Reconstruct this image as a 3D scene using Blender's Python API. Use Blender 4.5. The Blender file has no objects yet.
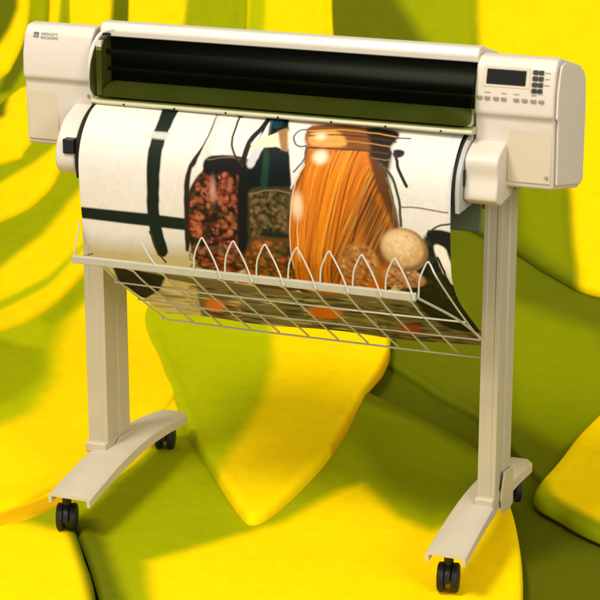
import bpy, bmesh, math, random
import numpy as np
from mathutils import Vector, Matrix

random.seed(4)
S = bpy.context.scene
COL = S.collection

# ------------------------------------------------------------------ camera
cam_d = bpy.data.cameras.new('camera')
cam_d.sensor_width = 36.0
cam_d.lens = 2172.0 / 600.0 * 36.0
cam_d.clip_start = 0.1
cam_d.clip_end = 200.0
cam = bpy.data.objects.new('camera', cam_d)
COL.objects.link(cam)
CAM = Vector((1.782, -4.5285, 2.0308))
cam.location = CAM
_e, _a = math.radians(17.05), math.radians(21.4)
cam.rotation_euler = (math.pi / 2 - _e, 0, _a)
S.camera = cam
cam_d.dof.use_dof = True
cam_d.dof.focus_distance = 5.05
cam_d.dof.aperture_fstop = 6.5

# ------------------------------------------------------------------ light
w = bpy.data.worlds.new('World'); S.world = w
w.use_nodes = True
bg = w.node_tree.nodes['Background']
bg.inputs[0].default_value = (1.0, 0.97, 0.92, 1)
bg.inputs[1].default_value = 0.62


def area(name, loc, target, size, power, col):
    d = bpy.data.lights.new(name, 'AREA'); d.shape = 'DISK'; d.size = size
    d.energy = power; d.color = col
    o = bpy.data.objects.new(name, d); COL.objects.link(o)
    o.location = loc
    o.rotation_euler = (Vector(target) - Vector(loc)).to_track_quat('-Z', 'Y').to_euler()
    return o


area('softbox_key', (-1.3, -3.6, 5.9), (0, 0.3, 0.5), 1.8, 335, (1.0, 0.95, 0.86))
area('softbox_fill', (4.2, -3.2, 3.0), (0, 0.3, 0.7), 2.4, 120, (1.0, 0.97, 0.93))
S.view_settings.view_transform = 'Standard'
S.view_settings.look = 'None'
S.view_settings.exposure = 0.0
S.view_settings.gamma = 1.0
S.cycles.max_bounces = 6


# ------------------------------------------------------------------ helpers
def lin(c):
    r = []
    for v in c[:3]:
        v = v / 255.0
        r.append(v / 12.92 if v <= 0.04045 else ((v + 0.055) / 1.055) ** 2.4)
    return r


def mat(name, rgb, rough=0.5, spec=0.5, noise=0.0, nscale=40, bump=0.0, bscale=300, metal=0.0, coat=0.0):
    m = bpy.data.materials.new(name); m.use_nodes = True
    nt = m.node_tree; b = nt.nodes['Principled BSDF']
    c = lin(rgb) + [1]
    b.inputs['Base Color'].default_value = c
    b.inputs['Roughness'].default_value = rough
    b.inputs['Specular IOR Level'].default_value = spec
    b.inputs['Metallic'].default_value = metal
    b.inputs['Coat Weight'].default_value = coat
    tc = nt.nodes.new('ShaderNodeTexCoord')
    if noise > 0:
        n = nt.nodes.new('ShaderNodeTexNoise'); n.inputs['Scale'].default_value = nscale
        n.inputs['Detail'].default_value = 5
        nt.links.new(tc.outputs['Object'], n.inputs['Vector'])
        mx = nt.nodes.new('ShaderNodeMix'); mx.data_type = 'RGBA'
        mx.inputs[6].default_value = [x * (1 - noise) for x in c[:3]] + [1]
        mx.inputs[7].default_value = [min(1, x * (1 + noise)) for x in c[:3]] + [1]
        nt.links.new(n.outputs['Fac'], mx.inputs[0])
        nt.links.new(mx.outputs[2], b.inputs['Base Color'])
    if bump > 0:
        n2 = nt.nodes.new('ShaderNodeTexNoise'); n2.inputs['Scale'].default_value = bscale
        nt.links.new(tc.outputs['Object'], n2.inputs['Vector'])
        bp = nt.nodes.new('ShaderNodeBump'); bp.inputs['Strength'].default_value = bump
        bp.inputs['Distance'].default_value = 0.002
        nt.links.new(n2.outputs['Fac'], bp.inputs['Height'])
        nt.links.new(bp.outputs[0], b.inputs['Normal'])
    return m


def vmat(name, rough, spec, nstr, nscale, bump=0.0, bscale=60):
    """material whose colour, painted petal shade included, comes from the mesh's 'tint' attribute"""
    m = bpy.data.materials.new(name); m.use_nodes = True
    nt = m.node_tree; b = nt.nodes['Principled BSDF']
    at = nt.nodes.new('ShaderNodeAttribute'); at.attribute_name = 'tint'
    b.inputs['Roughness'].default_value = rough
    b.inputs['Specular IOR Level'].default_value = spec
    tc = nt.nodes.new('ShaderNodeTexCoord')
    n = nt.nodes.new('ShaderNodeTexNoise'); n.inputs['Scale'].default_value = nscale
    n.inputs['Detail'].default_value = 6
    nt.links.new(tc.outputs['Object'], n.inputs['Vector'])
    mr = nt.nodes.new('ShaderNodeMapRange')
    mr.inputs['To Min'].default_value = 1 - nstr; mr.inputs['To Max'].default_value = 1 + nstr
    nt.links.new(n.outputs['Fac'], mr.inputs['Value'])
    vm = nt.nodes.new('ShaderNodeVectorMath'); vm.operation = 'SCALE'
    nt.links.new(at.outputs['Color'], vm.inputs[0]); nt.links.new(mr.outputs[0], vm.inputs['Scale'])
    nt.links.new(vm.outputs[0], b.inputs['Base Color'])
    if bump > 0:
        n2 = nt.nodes.new('ShaderNodeTexNoise'); n2.inputs['Scale'].default_value = bscale
        n2.inputs['Detail'].default_value = 4
        nt.links.new(tc.outputs['Object'], n2.inputs['Vector'])
        bp = nt.nodes.new('ShaderNodeBump'); bp.inputs['Strength'].default_value = bump
        bp.inputs['Distance'].default_value = 0.004
        nt.links.new(n2.outputs['Fac'], bp.inputs['Height'])
        nt.links.new(bp.outputs[0], b.inputs['Normal'])
    return m


def link(name, bm, m, parent=None, smooth=True, bevel=0.0, seg=3, angle=35):
    me = bpy.data.meshes.new(name)
    bmesh.ops.recalc_face_normals(bm, faces=bm.faces)
    bm.to_mesh(me); bm.free()
    me.materials.append(m)
    o = bpy.data.objects.new(name, me); COL.objects.link(o)
    if parent: o.parent = parent
    if smooth:
        for p in me.polygons: p.use_smooth = True
    if bevel > 0:
        b = o.modifiers.new('bevel', 'BEVEL'); b.width = bevel; b.segments = seg
        b.limit_method = 'ANGLE'; b.angle_limit = math.radians(angle)
        b.harden_normals = True
    elif smooth:
        try:
            me.set_sharp_from_angle(angle=math.radians(40))
        except Exception:
            pass
    return o


def box(bm, x0, x1, y0, y1, z0, z1):
    v = [bm.verts.new((x, y, z)) for x in (x0, x1) for y in (y0, y1) for z in (z0, z1)]
    for f in ((0, 1, 3, 2), (4, 6, 7, 5), (0, 4, 5, 1), (2, 3, 7, 6), (0, 2, 6, 4), (1, 5, 7, 3)):
        bm.faces.new([v[i] for i in f])


def prism_x(bm, prof, x0, x1):
    a = [bm.verts.new((x0, y, z)) for y, z in prof]
    b = [bm.verts.new((x1, y, z)) for y, z in prof]
    n = len(prof)
    bm.faces.new(a); bm.faces.new(b[::-1])
    for i in range(n):
        j = (i + 1) % n
        bm.faces.new((a[i], a[j], b[j], b[i]))


def prism_z(bm, prof, z0, z1):
    a = [bm.verts.new((x, y, z0)) for x, y in prof]
    b = [bm.verts.new((x, y, z1)) for x, y in prof]
    n = len(prof)
    bm.faces.new(a); bm.faces.new(b[::-1])
    for i in range(n):
        j = (i + 1) % n
        bm.faces.new((a[i], a[j], b[j], b[i]))


def tube(bm, pts, r, n=8):
    pts = [Vector(p) for p in pts]
    rings = []; up = Vector((0.3, 0.2, 1)).normalized()
    for i, p in enumerate(pts):
        t = (pts[min(i + 1, len(pts) - 1)] - pts[max(i - 1, 0)]).normalized()
        a = up - t * up.dot(t)
        if a.length < 0.1:
            a = Vector((1, 0, 0)) - t * t.x
        a.normalize(); up = a
        b = t.cross(a)
        rings.append([bm.verts.new(p + (a * math.cos(k * 2 * math.pi / n) + b * math.sin(k * 2 * math.pi / n)) * r) for k in range(n)])
    for i in range(len(rings) - 1):
        for k in range(n):
            l = (k + 1) % n
            bm.faces.new((rings[i][k], rings[i][l], rings[i + 1][l], rings[i + 1][k]))
    bm.faces.new(rings[0][::-1]); bm.faces.new(rings[-1])


def cyl_x(bm, c, r, h, n=40, r2=None):
    """cylinder along x with rounded shoulders"""
    prof = [(-h / 2, r * 0.55), (-h / 2, r * 0.86), (-h / 2 + 0.12 * h, r * 0.97), (-h * .25, r), (h * .25, r), (h / 2 - 0.12 * h, r * 0.97), (h / 2, r * 0.86), (h / 2, r * 0.55)]
    rings = []
    for x, rr in prof:
        rings.append([bm.verts.new((c[0] + x, c[1] + rr * math.cos(k * 2 * math.pi / n), c[2] + rr * math.sin(k * 2 * math.pi / n))) for k in range(n)])
    for i in range(len(rings) - 1):
        for k in range(n):
            l = (k + 1) % n
            bm.faces.new((rings[i][k], rings[i][l], rings[i + 1][l], rings[i + 1][k]))
    bm.faces.new(rings[0][::-1]); bm.faces.new(rings[-1])


def smoothpath(pts, n=8, closed=False):
    P = [Vector(list(p) + [0] * (3 - len(p))) for p in pts]; out = []
    N = len(P); rng = range(N if closed else N - 1)
    for i in rng:
        if closed:
            p0, p1, p2, p3 = P[(i - 1) % N], P[i], P[(i + 1) % N], P[(i + 2) % N]
        else:
            p0, p1, p2, p3 = P[max(i - 1, 0)], P[i], P[i + 1], P[min(i + 2, N - 1)]
        for k in range(n):
            t = k / n
            out.append(0.5 * ((2 * p1) + (p2 - p0) * t + (2 * p0 - 5 * p1 + 4 * p2 - p3) * t * t + (3 * p1 - p0 - 3 * p2 + p3) * t ** 3))
    if not closed: out.append(P[-1])
    return out


def thing(name, label, cat, loc=(0, 0, 0)):
    o = bpy.data.objects.new(name, None); COL.objects.link(o)
    o.location = loc; o['label'] = label; o['category'] = cat
    return o


def vnoise(x, y, scale, seed):
    """value noise on arrays"""
    rs = np.random.RandomState(seed); g = rs.rand(256, 256)
    x = x * scale + 31.7; y = y * scale + 17.3
    xi = np.floor(x).astype(int); yi = np.floor(y).astype(int)
    fx = x - xi; fy = y - yi
    fx = fx * fx * (3 - 2 * fx); fy = fy * fy * (3 - 2 * fy)
    a = g[xi % 256, yi % 256]; b = g[(xi + 1) % 256, yi % 256]
    c = g[xi % 256, (yi + 1) % 256]; d = g[(xi + 1) % 256, (yi + 1) % 256]
    return (a * (1 - fx) + b * fx) * (1 - fy) + (c * (1 - fx) + d * fx) * fy


def sdf_poly(x, y, pts):
    """signed distance to polygon, negative inside"""
    d = np.full(x.shape, 1e9); inside = np.zeros(x.shape, bool)
    n = len(pts)
    for i in range(n):
        ax, ay = pts[i]; bx, by = pts[(i + 1) % n]
        ex, ey = bx - ax, by - ay
        t = np.clip(((x - ax) * ex + (y - ay) * ey) / (ex * ex + ey * ey + 1e-12), 0, 1)
        d = np.minimum(d, np.hypot(x - ax - t * ex, y - ay - t * ey))
        c = ((ay > y) != (by > y)) & (x < (bx - ax) * (y - ay) / (by - ay + 1e-12) + ax)
        inside ^= c
    return np.where(inside, -d, d)


def sd_line(x, y, pts):
    d = np.full(x.shape, 1e9)
    for (ax, ay), (bx, by) in zip(pts[:-1], pts[1:]):
        ex, ey = bx - ax, by - ay
        t = np.clip(((x - ax) * ex + (y - ay) * ey) / (ex * ex + ey * ey + 1e-12), 0, 1)
        d = np.minimum(d, np.hypot(x - ax - t * ex, y - ay - t * ey))
    return d


def sstep(d, soft):
    t = np.clip(0.5 - d / (2 * soft), 0, 1)
    return t * t * (3 - 2 * t)


def set_tint(me, rgb):
    a = me.attributes.new('tint', 'FLOAT_COLOR', 'POINT')
    buf = np.ones((len(me.vertices), 4), dtype=np.float32); buf[:, :3] = rgb
    a.data.foreach_set('color', buf.ravel())


# ------------------------------------------------------------------ materials
M_body = mat('cream_plastic', (214, 201, 183), 0.45, 0.4, 0.05, 9, 0.12, 420)
M_side = mat('cream_plastic_end', (224, 208, 190), 0.45, 0.4, 0.05, 12, 0.12, 420)
M_rail = mat('pale_rail_plastic', (212, 202, 184), 0.38, 0.5, 0.04, 14, 0.08, 300)
M_lip = mat('olive_cream_rail', (186, 180, 140), 0.4, 0.4, 0.1, 20)
M_grey = mat('cool_grey_plastic', (176, 174, 164), 0.5, 0.3)
M_inner = mat('inner_plate_shade', (104, 112, 84), 0.6, 0.2, 0.1, 20)
M_leg = mat('grey_beige_metal', (188, 178, 152), 0.45, 0.4, 0.08, 14, 0.10, 350)
M_leg2 = mat('grey_beige_trim', (196, 184, 152), 0.4, 0.4, 0.06, 20, 0.08, 350)
M_foot = mat('grey_beige_foot', (202, 190, 166), 0.5, 0.35, 0.08, 16, 0.14, 300)
M_gapd = mat('dark_interior', (22, 30, 20), 0.6, 0.2, 0.3, 8)


def acrylic():
    m = bpy.data.materials.new('smoked_acrylic'); m.use_nodes = True
    nt = m.node_tree; nt.nodes.clear()
    out = nt.nodes.new('ShaderNodeOutputMaterial')
    tr = nt.nodes.new('ShaderNodeBsdfTransparent'); tr.inputs[0].default_value = (0.50, 0.53, 0.32, 1)
    gl = nt.nodes.new('ShaderNodeBsdfGlossy'); gl.inputs['Roughness'].default_value = 0.22
    gl.inputs['Color'].default_value = (0.9, 0.95, 0.9, 1)
    mx = nt.nodes.new('ShaderNodeMixShader'); mx.inputs[0].default_value = 0.012
    lw = nt.nodes.new('ShaderNodeLayerWeight'); lw.inputs['Blend'].default_value = 0.12
    mr = nt.nodes.new('ShaderNodeMapRange'); mr.inputs['To Min'].default_value = 0.0; mr.inputs['To Max'].default_value = 0.25
    nt.links.new(lw.outputs['Fresnel'], mr.inputs['Value']); nt.links.new(mr.outputs[0], mx.inputs[0])
    nt.links.new(tr.outputs[0], mx.inputs[1]); nt.links.new(gl.outputs[0], mx.inputs[2])
    nt.links.new(mx.outputs[0], out.inputs[0])
    return m


M_olive = acrylic()
M_steel = mat('blackened_rod', (40, 42, 36), 0.5, 0.3)
M_bed = mat('print_bed_plastic', (196, 192, 172), 0.5, 0.3, 0.25, 12)
M_black = mat('black_rubber', (22, 26, 22), 0.55, 0.35, 0.2, 60, 0.2, 200)
M_fork = mat('black_plastic', (20, 24, 24), 0.4, 0.4)
M_gap = mat('dark_slot', (34, 32, 22), 0.7, 0.2)
M_lcd = mat('display_glass', (18, 20, 14), 0.2, 0.4)
M_btn = mat('grey_button', (150, 138, 118), 0.5, 0.4)
M_btn_d = mat('dark_button', (52, 46, 36), 0.5, 0.4)
M_wire = mat('coated_wire', (200, 197, 184), 0.35, 0.5, 0.08, 40)
M_bar = mat('coated_bar', (180, 174, 150), 0.4, 0.45, 0.1, 30)
M_print_grey = mat('grey_printing', (150, 152, 140), 0.6, 0.3)
M_print_blue = mat('blue_printing', (92, 104, 120), 0.6, 0.3)
M_panel = mat('face_plate', (208, 192, 162), 0.5, 0.35, 0.04, 15)

# ------------------------------------------------------------------ sweep
Y0, R = 0.8, 1.5
ARC = R * math.pi / 2


def sweep(X, s, h):
    """point on the seamless sweep: across, along, height above it (arrays)"""
    s = np.asarray(s, float); h = np.asarray(h, float)
    a = np.clip((s - Y0) / R, 0, math.pi / 2)
    y = np.where(s < Y0, s, Y0 + (R - h) * np.sin(a))
    z = np.where(s < Y0, h, R - (R - h) * np.cos(a))
    z = z + np.where(s > Y0 + ARC, s - Y0 - ARC, 0)
    return np.stack([np.broadcast_to(X, y.shape), y, z], -1)


xs = np.linspace(-4.5, 4.0, 120); ss = np.linspace(-2.2, 5.0, 160)
XX, SS = np.meshgrid(xs, ss, indexing='ij')
P = sweep(XX, SS, np.full(XX.shape, -0.10)).reshape(-1, 3)
F = [(i * 160 + j, (i + 1) * 160 + j, (i + 1) * 160 + j + 1, i * 160 + j + 1) for i in range(119) for j in range(159)]
me = bpy.data.meshes.new('backdrop'); me.from_pydata(P.tolist(), [], F)
for p in me.polygons: p.use_smooth = True
me.materials.append(mat('olive_backdrop', (98, 100, 12), 0.8, 0.1, 0.12, 5))
bd = bpy.data.objects.new('backdrop', me); COL.objects.link(bd); bd['kind'] = 'structure'

M_petal = vmat('petal_skin', 0.75, 0.05, 0.07, 26, 0.25, 45)

COLS = dict(Y=(255, 216, 0), G=(156, 162, 0), D=(88, 92, 4), O=(130, 138, 0), L=(180, 184, 0), A=(226, 172, 4), K=(100, 106, 4))  # Y petal yellow, A amber rim, the rest petal shadow put into colour

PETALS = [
    ('green_petal', 'broad dark olive petal lying lowest, from the basket to the lower right corner', -0.045, [(-0.399, 1.278), (-0.175, 1.27), (0.135, 1.068), (0.416, 0.895), (0.823, 0.529), (1.132, -0.094), (1.134, -0.762), (0.811, -0.888), (0.423, -0.261), (-0.092, 0.545)], 'D', [], 1),  # yellow petal in shadow, the dark olive is painted shade
    ('green_petal', 'wide olive green petal behind the right leg', -0.03, [(-0.905, 1.973), (-0.357, 2.134), (0.141, 1.966), (0.596, 1.87), (0.903, 1.487), (0.932, 0.75), (0.706, 0.374), (0.486, 0.486), (0.194, 0.879), (-0.001, 1.029), (-0.169, 1.13), (-0.499, 1.29), (-0.854, 1.612)], 'K', [('O', 0.035, [(0.073, 1.483), (0.398, 1.403), (0.614, 0.988), (0.463, 0.72), (0.29, 0.889)])], 1),  # yellow petal in shadow, the olive green is painted shade
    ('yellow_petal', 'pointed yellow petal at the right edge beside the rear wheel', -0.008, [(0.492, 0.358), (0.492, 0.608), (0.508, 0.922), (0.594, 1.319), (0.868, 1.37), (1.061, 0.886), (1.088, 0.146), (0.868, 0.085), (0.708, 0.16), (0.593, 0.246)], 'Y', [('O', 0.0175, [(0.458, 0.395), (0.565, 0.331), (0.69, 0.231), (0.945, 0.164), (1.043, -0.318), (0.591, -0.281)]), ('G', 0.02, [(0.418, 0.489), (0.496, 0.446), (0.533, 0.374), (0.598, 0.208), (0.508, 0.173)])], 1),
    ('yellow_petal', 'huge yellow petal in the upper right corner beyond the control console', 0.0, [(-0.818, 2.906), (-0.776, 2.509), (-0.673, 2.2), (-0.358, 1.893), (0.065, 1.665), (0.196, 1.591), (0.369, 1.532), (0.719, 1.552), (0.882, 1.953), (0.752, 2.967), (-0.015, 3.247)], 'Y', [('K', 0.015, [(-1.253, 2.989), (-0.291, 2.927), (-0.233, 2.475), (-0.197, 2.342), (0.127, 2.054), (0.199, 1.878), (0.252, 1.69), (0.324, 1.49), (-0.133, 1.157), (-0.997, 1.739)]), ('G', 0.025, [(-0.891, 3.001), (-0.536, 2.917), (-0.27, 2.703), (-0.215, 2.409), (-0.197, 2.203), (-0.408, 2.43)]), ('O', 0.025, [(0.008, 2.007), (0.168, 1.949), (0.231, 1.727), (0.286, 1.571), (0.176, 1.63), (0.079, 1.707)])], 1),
    ('yellow_petal', 'largest yellow petal, under the right front wheel, green along its upper half', -0.002, [(-0.74, 0.132), (-0.857, 0.721), (-0.699, 1.15), (-0.392, 1.1), (-0.174, 0.926), (0.057, 0.768), (0.277, 0.585), (0.413, 0.361), (0.535, 0.071), (0.642, -0.275), (0.769, -0.818), (0.472, -1.185), (0.113, -1.075), (-0.163, -0.699), (-0.377, -0.381)], 'Y', [('G', 0.0225, [(-1.066, 0.458), (-1.139, 1.233), (-0.214, 1.404), (0.494, 1.021), (0.552, 0.38), (0.432, 0.263), (0.413, 0.114), (0.332, 0.017), (0.225, 0.073), (0.081, 0.238), (0.043, 0.181), (-0.013, -0.047), (-0.117, -0.229), (-0.216, -0.391), (-0.145, -0.527), (-0.008, -0.743), (-0.089, -1.065)]), ('O', 0.035, [(-0.058, 0.85), (0.363, 0.682), (0.422, 0.294), (0.378, 0.187), (0.307, 0.092), (0.174, 0.197), (-0.054, 0.518), (-0.162, 0.812)]), ('K', 0.02, [(-0.263, 1.005), (0.021, 0.878), (0.335, 0.592), (0.375, 0.456), (0.082, 0.694), (-0.167, 0.827)]), ('K', 0.02, [(-0.493, -0.235), (-0.438, -0.213), (-0.173, -0.594), (-0.175, -0.808)])], 0.5),  # the green is painted shade
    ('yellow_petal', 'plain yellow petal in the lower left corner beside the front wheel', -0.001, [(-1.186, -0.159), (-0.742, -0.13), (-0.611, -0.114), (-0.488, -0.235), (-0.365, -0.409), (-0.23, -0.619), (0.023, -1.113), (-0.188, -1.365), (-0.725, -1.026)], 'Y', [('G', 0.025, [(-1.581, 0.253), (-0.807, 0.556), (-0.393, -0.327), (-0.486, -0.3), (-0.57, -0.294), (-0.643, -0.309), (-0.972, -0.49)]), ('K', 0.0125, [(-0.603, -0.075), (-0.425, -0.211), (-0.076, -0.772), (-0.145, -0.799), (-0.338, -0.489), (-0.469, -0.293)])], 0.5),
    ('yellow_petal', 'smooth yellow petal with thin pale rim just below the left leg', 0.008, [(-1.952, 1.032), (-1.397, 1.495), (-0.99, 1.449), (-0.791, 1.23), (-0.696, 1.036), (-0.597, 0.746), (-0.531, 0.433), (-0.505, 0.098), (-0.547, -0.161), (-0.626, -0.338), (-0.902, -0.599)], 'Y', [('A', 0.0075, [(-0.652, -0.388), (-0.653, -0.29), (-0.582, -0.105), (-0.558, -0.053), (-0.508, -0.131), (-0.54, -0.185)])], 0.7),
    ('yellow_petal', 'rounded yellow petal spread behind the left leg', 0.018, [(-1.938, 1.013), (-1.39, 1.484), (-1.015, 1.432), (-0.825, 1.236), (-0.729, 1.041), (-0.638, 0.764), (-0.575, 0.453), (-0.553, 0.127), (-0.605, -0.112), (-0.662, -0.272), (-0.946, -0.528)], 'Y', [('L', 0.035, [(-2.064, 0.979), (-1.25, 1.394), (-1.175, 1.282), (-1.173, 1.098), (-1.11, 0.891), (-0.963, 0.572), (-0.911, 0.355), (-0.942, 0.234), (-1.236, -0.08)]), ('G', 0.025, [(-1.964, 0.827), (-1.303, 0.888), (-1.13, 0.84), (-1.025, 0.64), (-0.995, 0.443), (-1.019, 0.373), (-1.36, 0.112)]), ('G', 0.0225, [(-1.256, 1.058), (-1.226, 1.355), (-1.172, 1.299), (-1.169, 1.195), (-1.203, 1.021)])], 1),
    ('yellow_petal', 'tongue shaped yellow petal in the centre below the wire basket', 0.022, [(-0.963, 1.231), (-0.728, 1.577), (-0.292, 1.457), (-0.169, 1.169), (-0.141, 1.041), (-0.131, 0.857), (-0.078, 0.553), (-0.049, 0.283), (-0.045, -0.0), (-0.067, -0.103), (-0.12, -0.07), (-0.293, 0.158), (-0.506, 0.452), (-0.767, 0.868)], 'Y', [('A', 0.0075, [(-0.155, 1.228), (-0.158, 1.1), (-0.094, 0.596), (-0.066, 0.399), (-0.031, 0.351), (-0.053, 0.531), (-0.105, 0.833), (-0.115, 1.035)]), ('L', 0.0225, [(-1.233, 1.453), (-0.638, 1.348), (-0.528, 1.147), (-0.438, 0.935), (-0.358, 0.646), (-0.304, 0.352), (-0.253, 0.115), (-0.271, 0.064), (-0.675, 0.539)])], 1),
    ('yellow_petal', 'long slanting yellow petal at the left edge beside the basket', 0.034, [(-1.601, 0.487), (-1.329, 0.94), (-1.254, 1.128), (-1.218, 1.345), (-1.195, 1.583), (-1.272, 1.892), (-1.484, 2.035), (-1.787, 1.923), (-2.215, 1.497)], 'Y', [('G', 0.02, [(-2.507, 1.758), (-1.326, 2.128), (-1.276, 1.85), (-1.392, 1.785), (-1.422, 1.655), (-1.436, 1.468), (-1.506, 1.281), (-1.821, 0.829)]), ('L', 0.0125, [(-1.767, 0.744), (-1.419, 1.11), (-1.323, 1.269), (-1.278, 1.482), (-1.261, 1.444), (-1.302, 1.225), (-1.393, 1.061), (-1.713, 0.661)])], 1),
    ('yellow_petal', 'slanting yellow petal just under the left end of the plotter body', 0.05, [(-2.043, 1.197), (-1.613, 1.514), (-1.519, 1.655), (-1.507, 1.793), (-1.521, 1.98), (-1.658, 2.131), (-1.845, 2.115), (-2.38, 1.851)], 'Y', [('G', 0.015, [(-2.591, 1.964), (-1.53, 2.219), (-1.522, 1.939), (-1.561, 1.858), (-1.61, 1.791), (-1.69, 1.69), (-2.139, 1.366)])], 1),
    ('green_petal', 'narrow olive petal with curved edge at the upper left edge', 0.058, [(-1.869, 3.001), (-1.778, 2.576), (-1.715, 2.24), (-1.72, 2.072), (-1.789, 1.957), (-2.034, 1.79), (-2.407, 2.145), (-2.384, 2.911)], 'G', [('K', 0.0125, [(-1.843, 2.423), (-1.779, 2.313), (-1.757, 2.198), (-1.79, 2.074), (-1.84, 2.049), (-1.818, 2.193)])], 1),  # yellow petal in shadow, the olive is painted shade
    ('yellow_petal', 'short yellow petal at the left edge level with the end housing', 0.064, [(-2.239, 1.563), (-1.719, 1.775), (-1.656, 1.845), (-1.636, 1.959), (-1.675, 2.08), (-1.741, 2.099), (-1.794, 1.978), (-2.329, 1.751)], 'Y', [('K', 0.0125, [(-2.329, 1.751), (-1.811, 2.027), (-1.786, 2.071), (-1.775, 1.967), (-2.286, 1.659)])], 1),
    ('yellow_petal', 'yellow petal with dark green middle in the upper left corner', 0.072, [(-1.939, 2.998), (-1.854, 2.641), (-1.804, 2.401), (-1.792, 2.282), (-1.807, 2.178), (-1.836, 2.119), (-2.016, 1.959), (-2.423, 2.219), (-2.454, 2.834)], 'Y', [('K', 0.0125, [(-2.377, 2.983), (-1.948, 2.783), (-1.853, 2.493), (-1.836, 2.388), (-1.849, 2.309), (-1.872, 2.245), (-2.24, 2.151)])], 1),  # the dark green middle is painted shade
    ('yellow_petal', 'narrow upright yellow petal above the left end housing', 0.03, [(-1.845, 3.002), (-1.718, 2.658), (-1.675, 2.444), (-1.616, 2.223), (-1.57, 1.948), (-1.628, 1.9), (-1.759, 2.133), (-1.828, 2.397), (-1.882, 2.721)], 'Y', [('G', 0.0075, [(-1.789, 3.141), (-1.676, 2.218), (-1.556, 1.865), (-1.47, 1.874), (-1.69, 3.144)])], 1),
    ('yellow_petal', 'upright petal, half yellow and half dark olive, over the left corner of the lid', 0.022, [(-1.656, 3.009), (-1.509, 2.67), (-1.439, 2.389), (-1.372, 2.092), (-1.403, 1.887), (-1.544, 1.997), (-1.662, 2.299), (-1.73, 2.659)], 'Y', [('K', 0.01, [(-1.64, 3.145), (-1.424, 1.885), (-1.261, 1.902), (-1.467, 3.149)])], 1),  # the dark olive half is painted shade
    ('yellow_petal', 'upright petal, yellow then olive, above the left half of the lid', 0.014, [(-1.323, 3.086), (-1.105, 2.827), (-1.026, 2.489), (-0.98, 2.168), (-1.078, 1.886), (-1.303, 2.024), (-1.45, 2.354), (-1.506, 2.741)], 'Y', [('G', 0.01, [(-1.326, 3.153), (-1.22, 2.26), (-1.057, 1.72), (-0.789, 1.753), (-1.031, 3.16)])], 1),  # the olive is painted shade
    ('yellow_petal', 'plain upright yellow petal above the middle of the lid', 0.006, [(-0.927, 3.163), (-0.777, 2.908), (-0.718, 2.511), (-0.664, 2.198), (-0.729, 1.889), (-0.899, 1.989), (-1.046, 2.385), (-1.094, 2.829)], 'Y', [('L', 0.0125, [(-1.143, 3.157), (-1.081, 3.159), (-0.836, 1.754), (-0.893, 1.747)])], 1),
]


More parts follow.
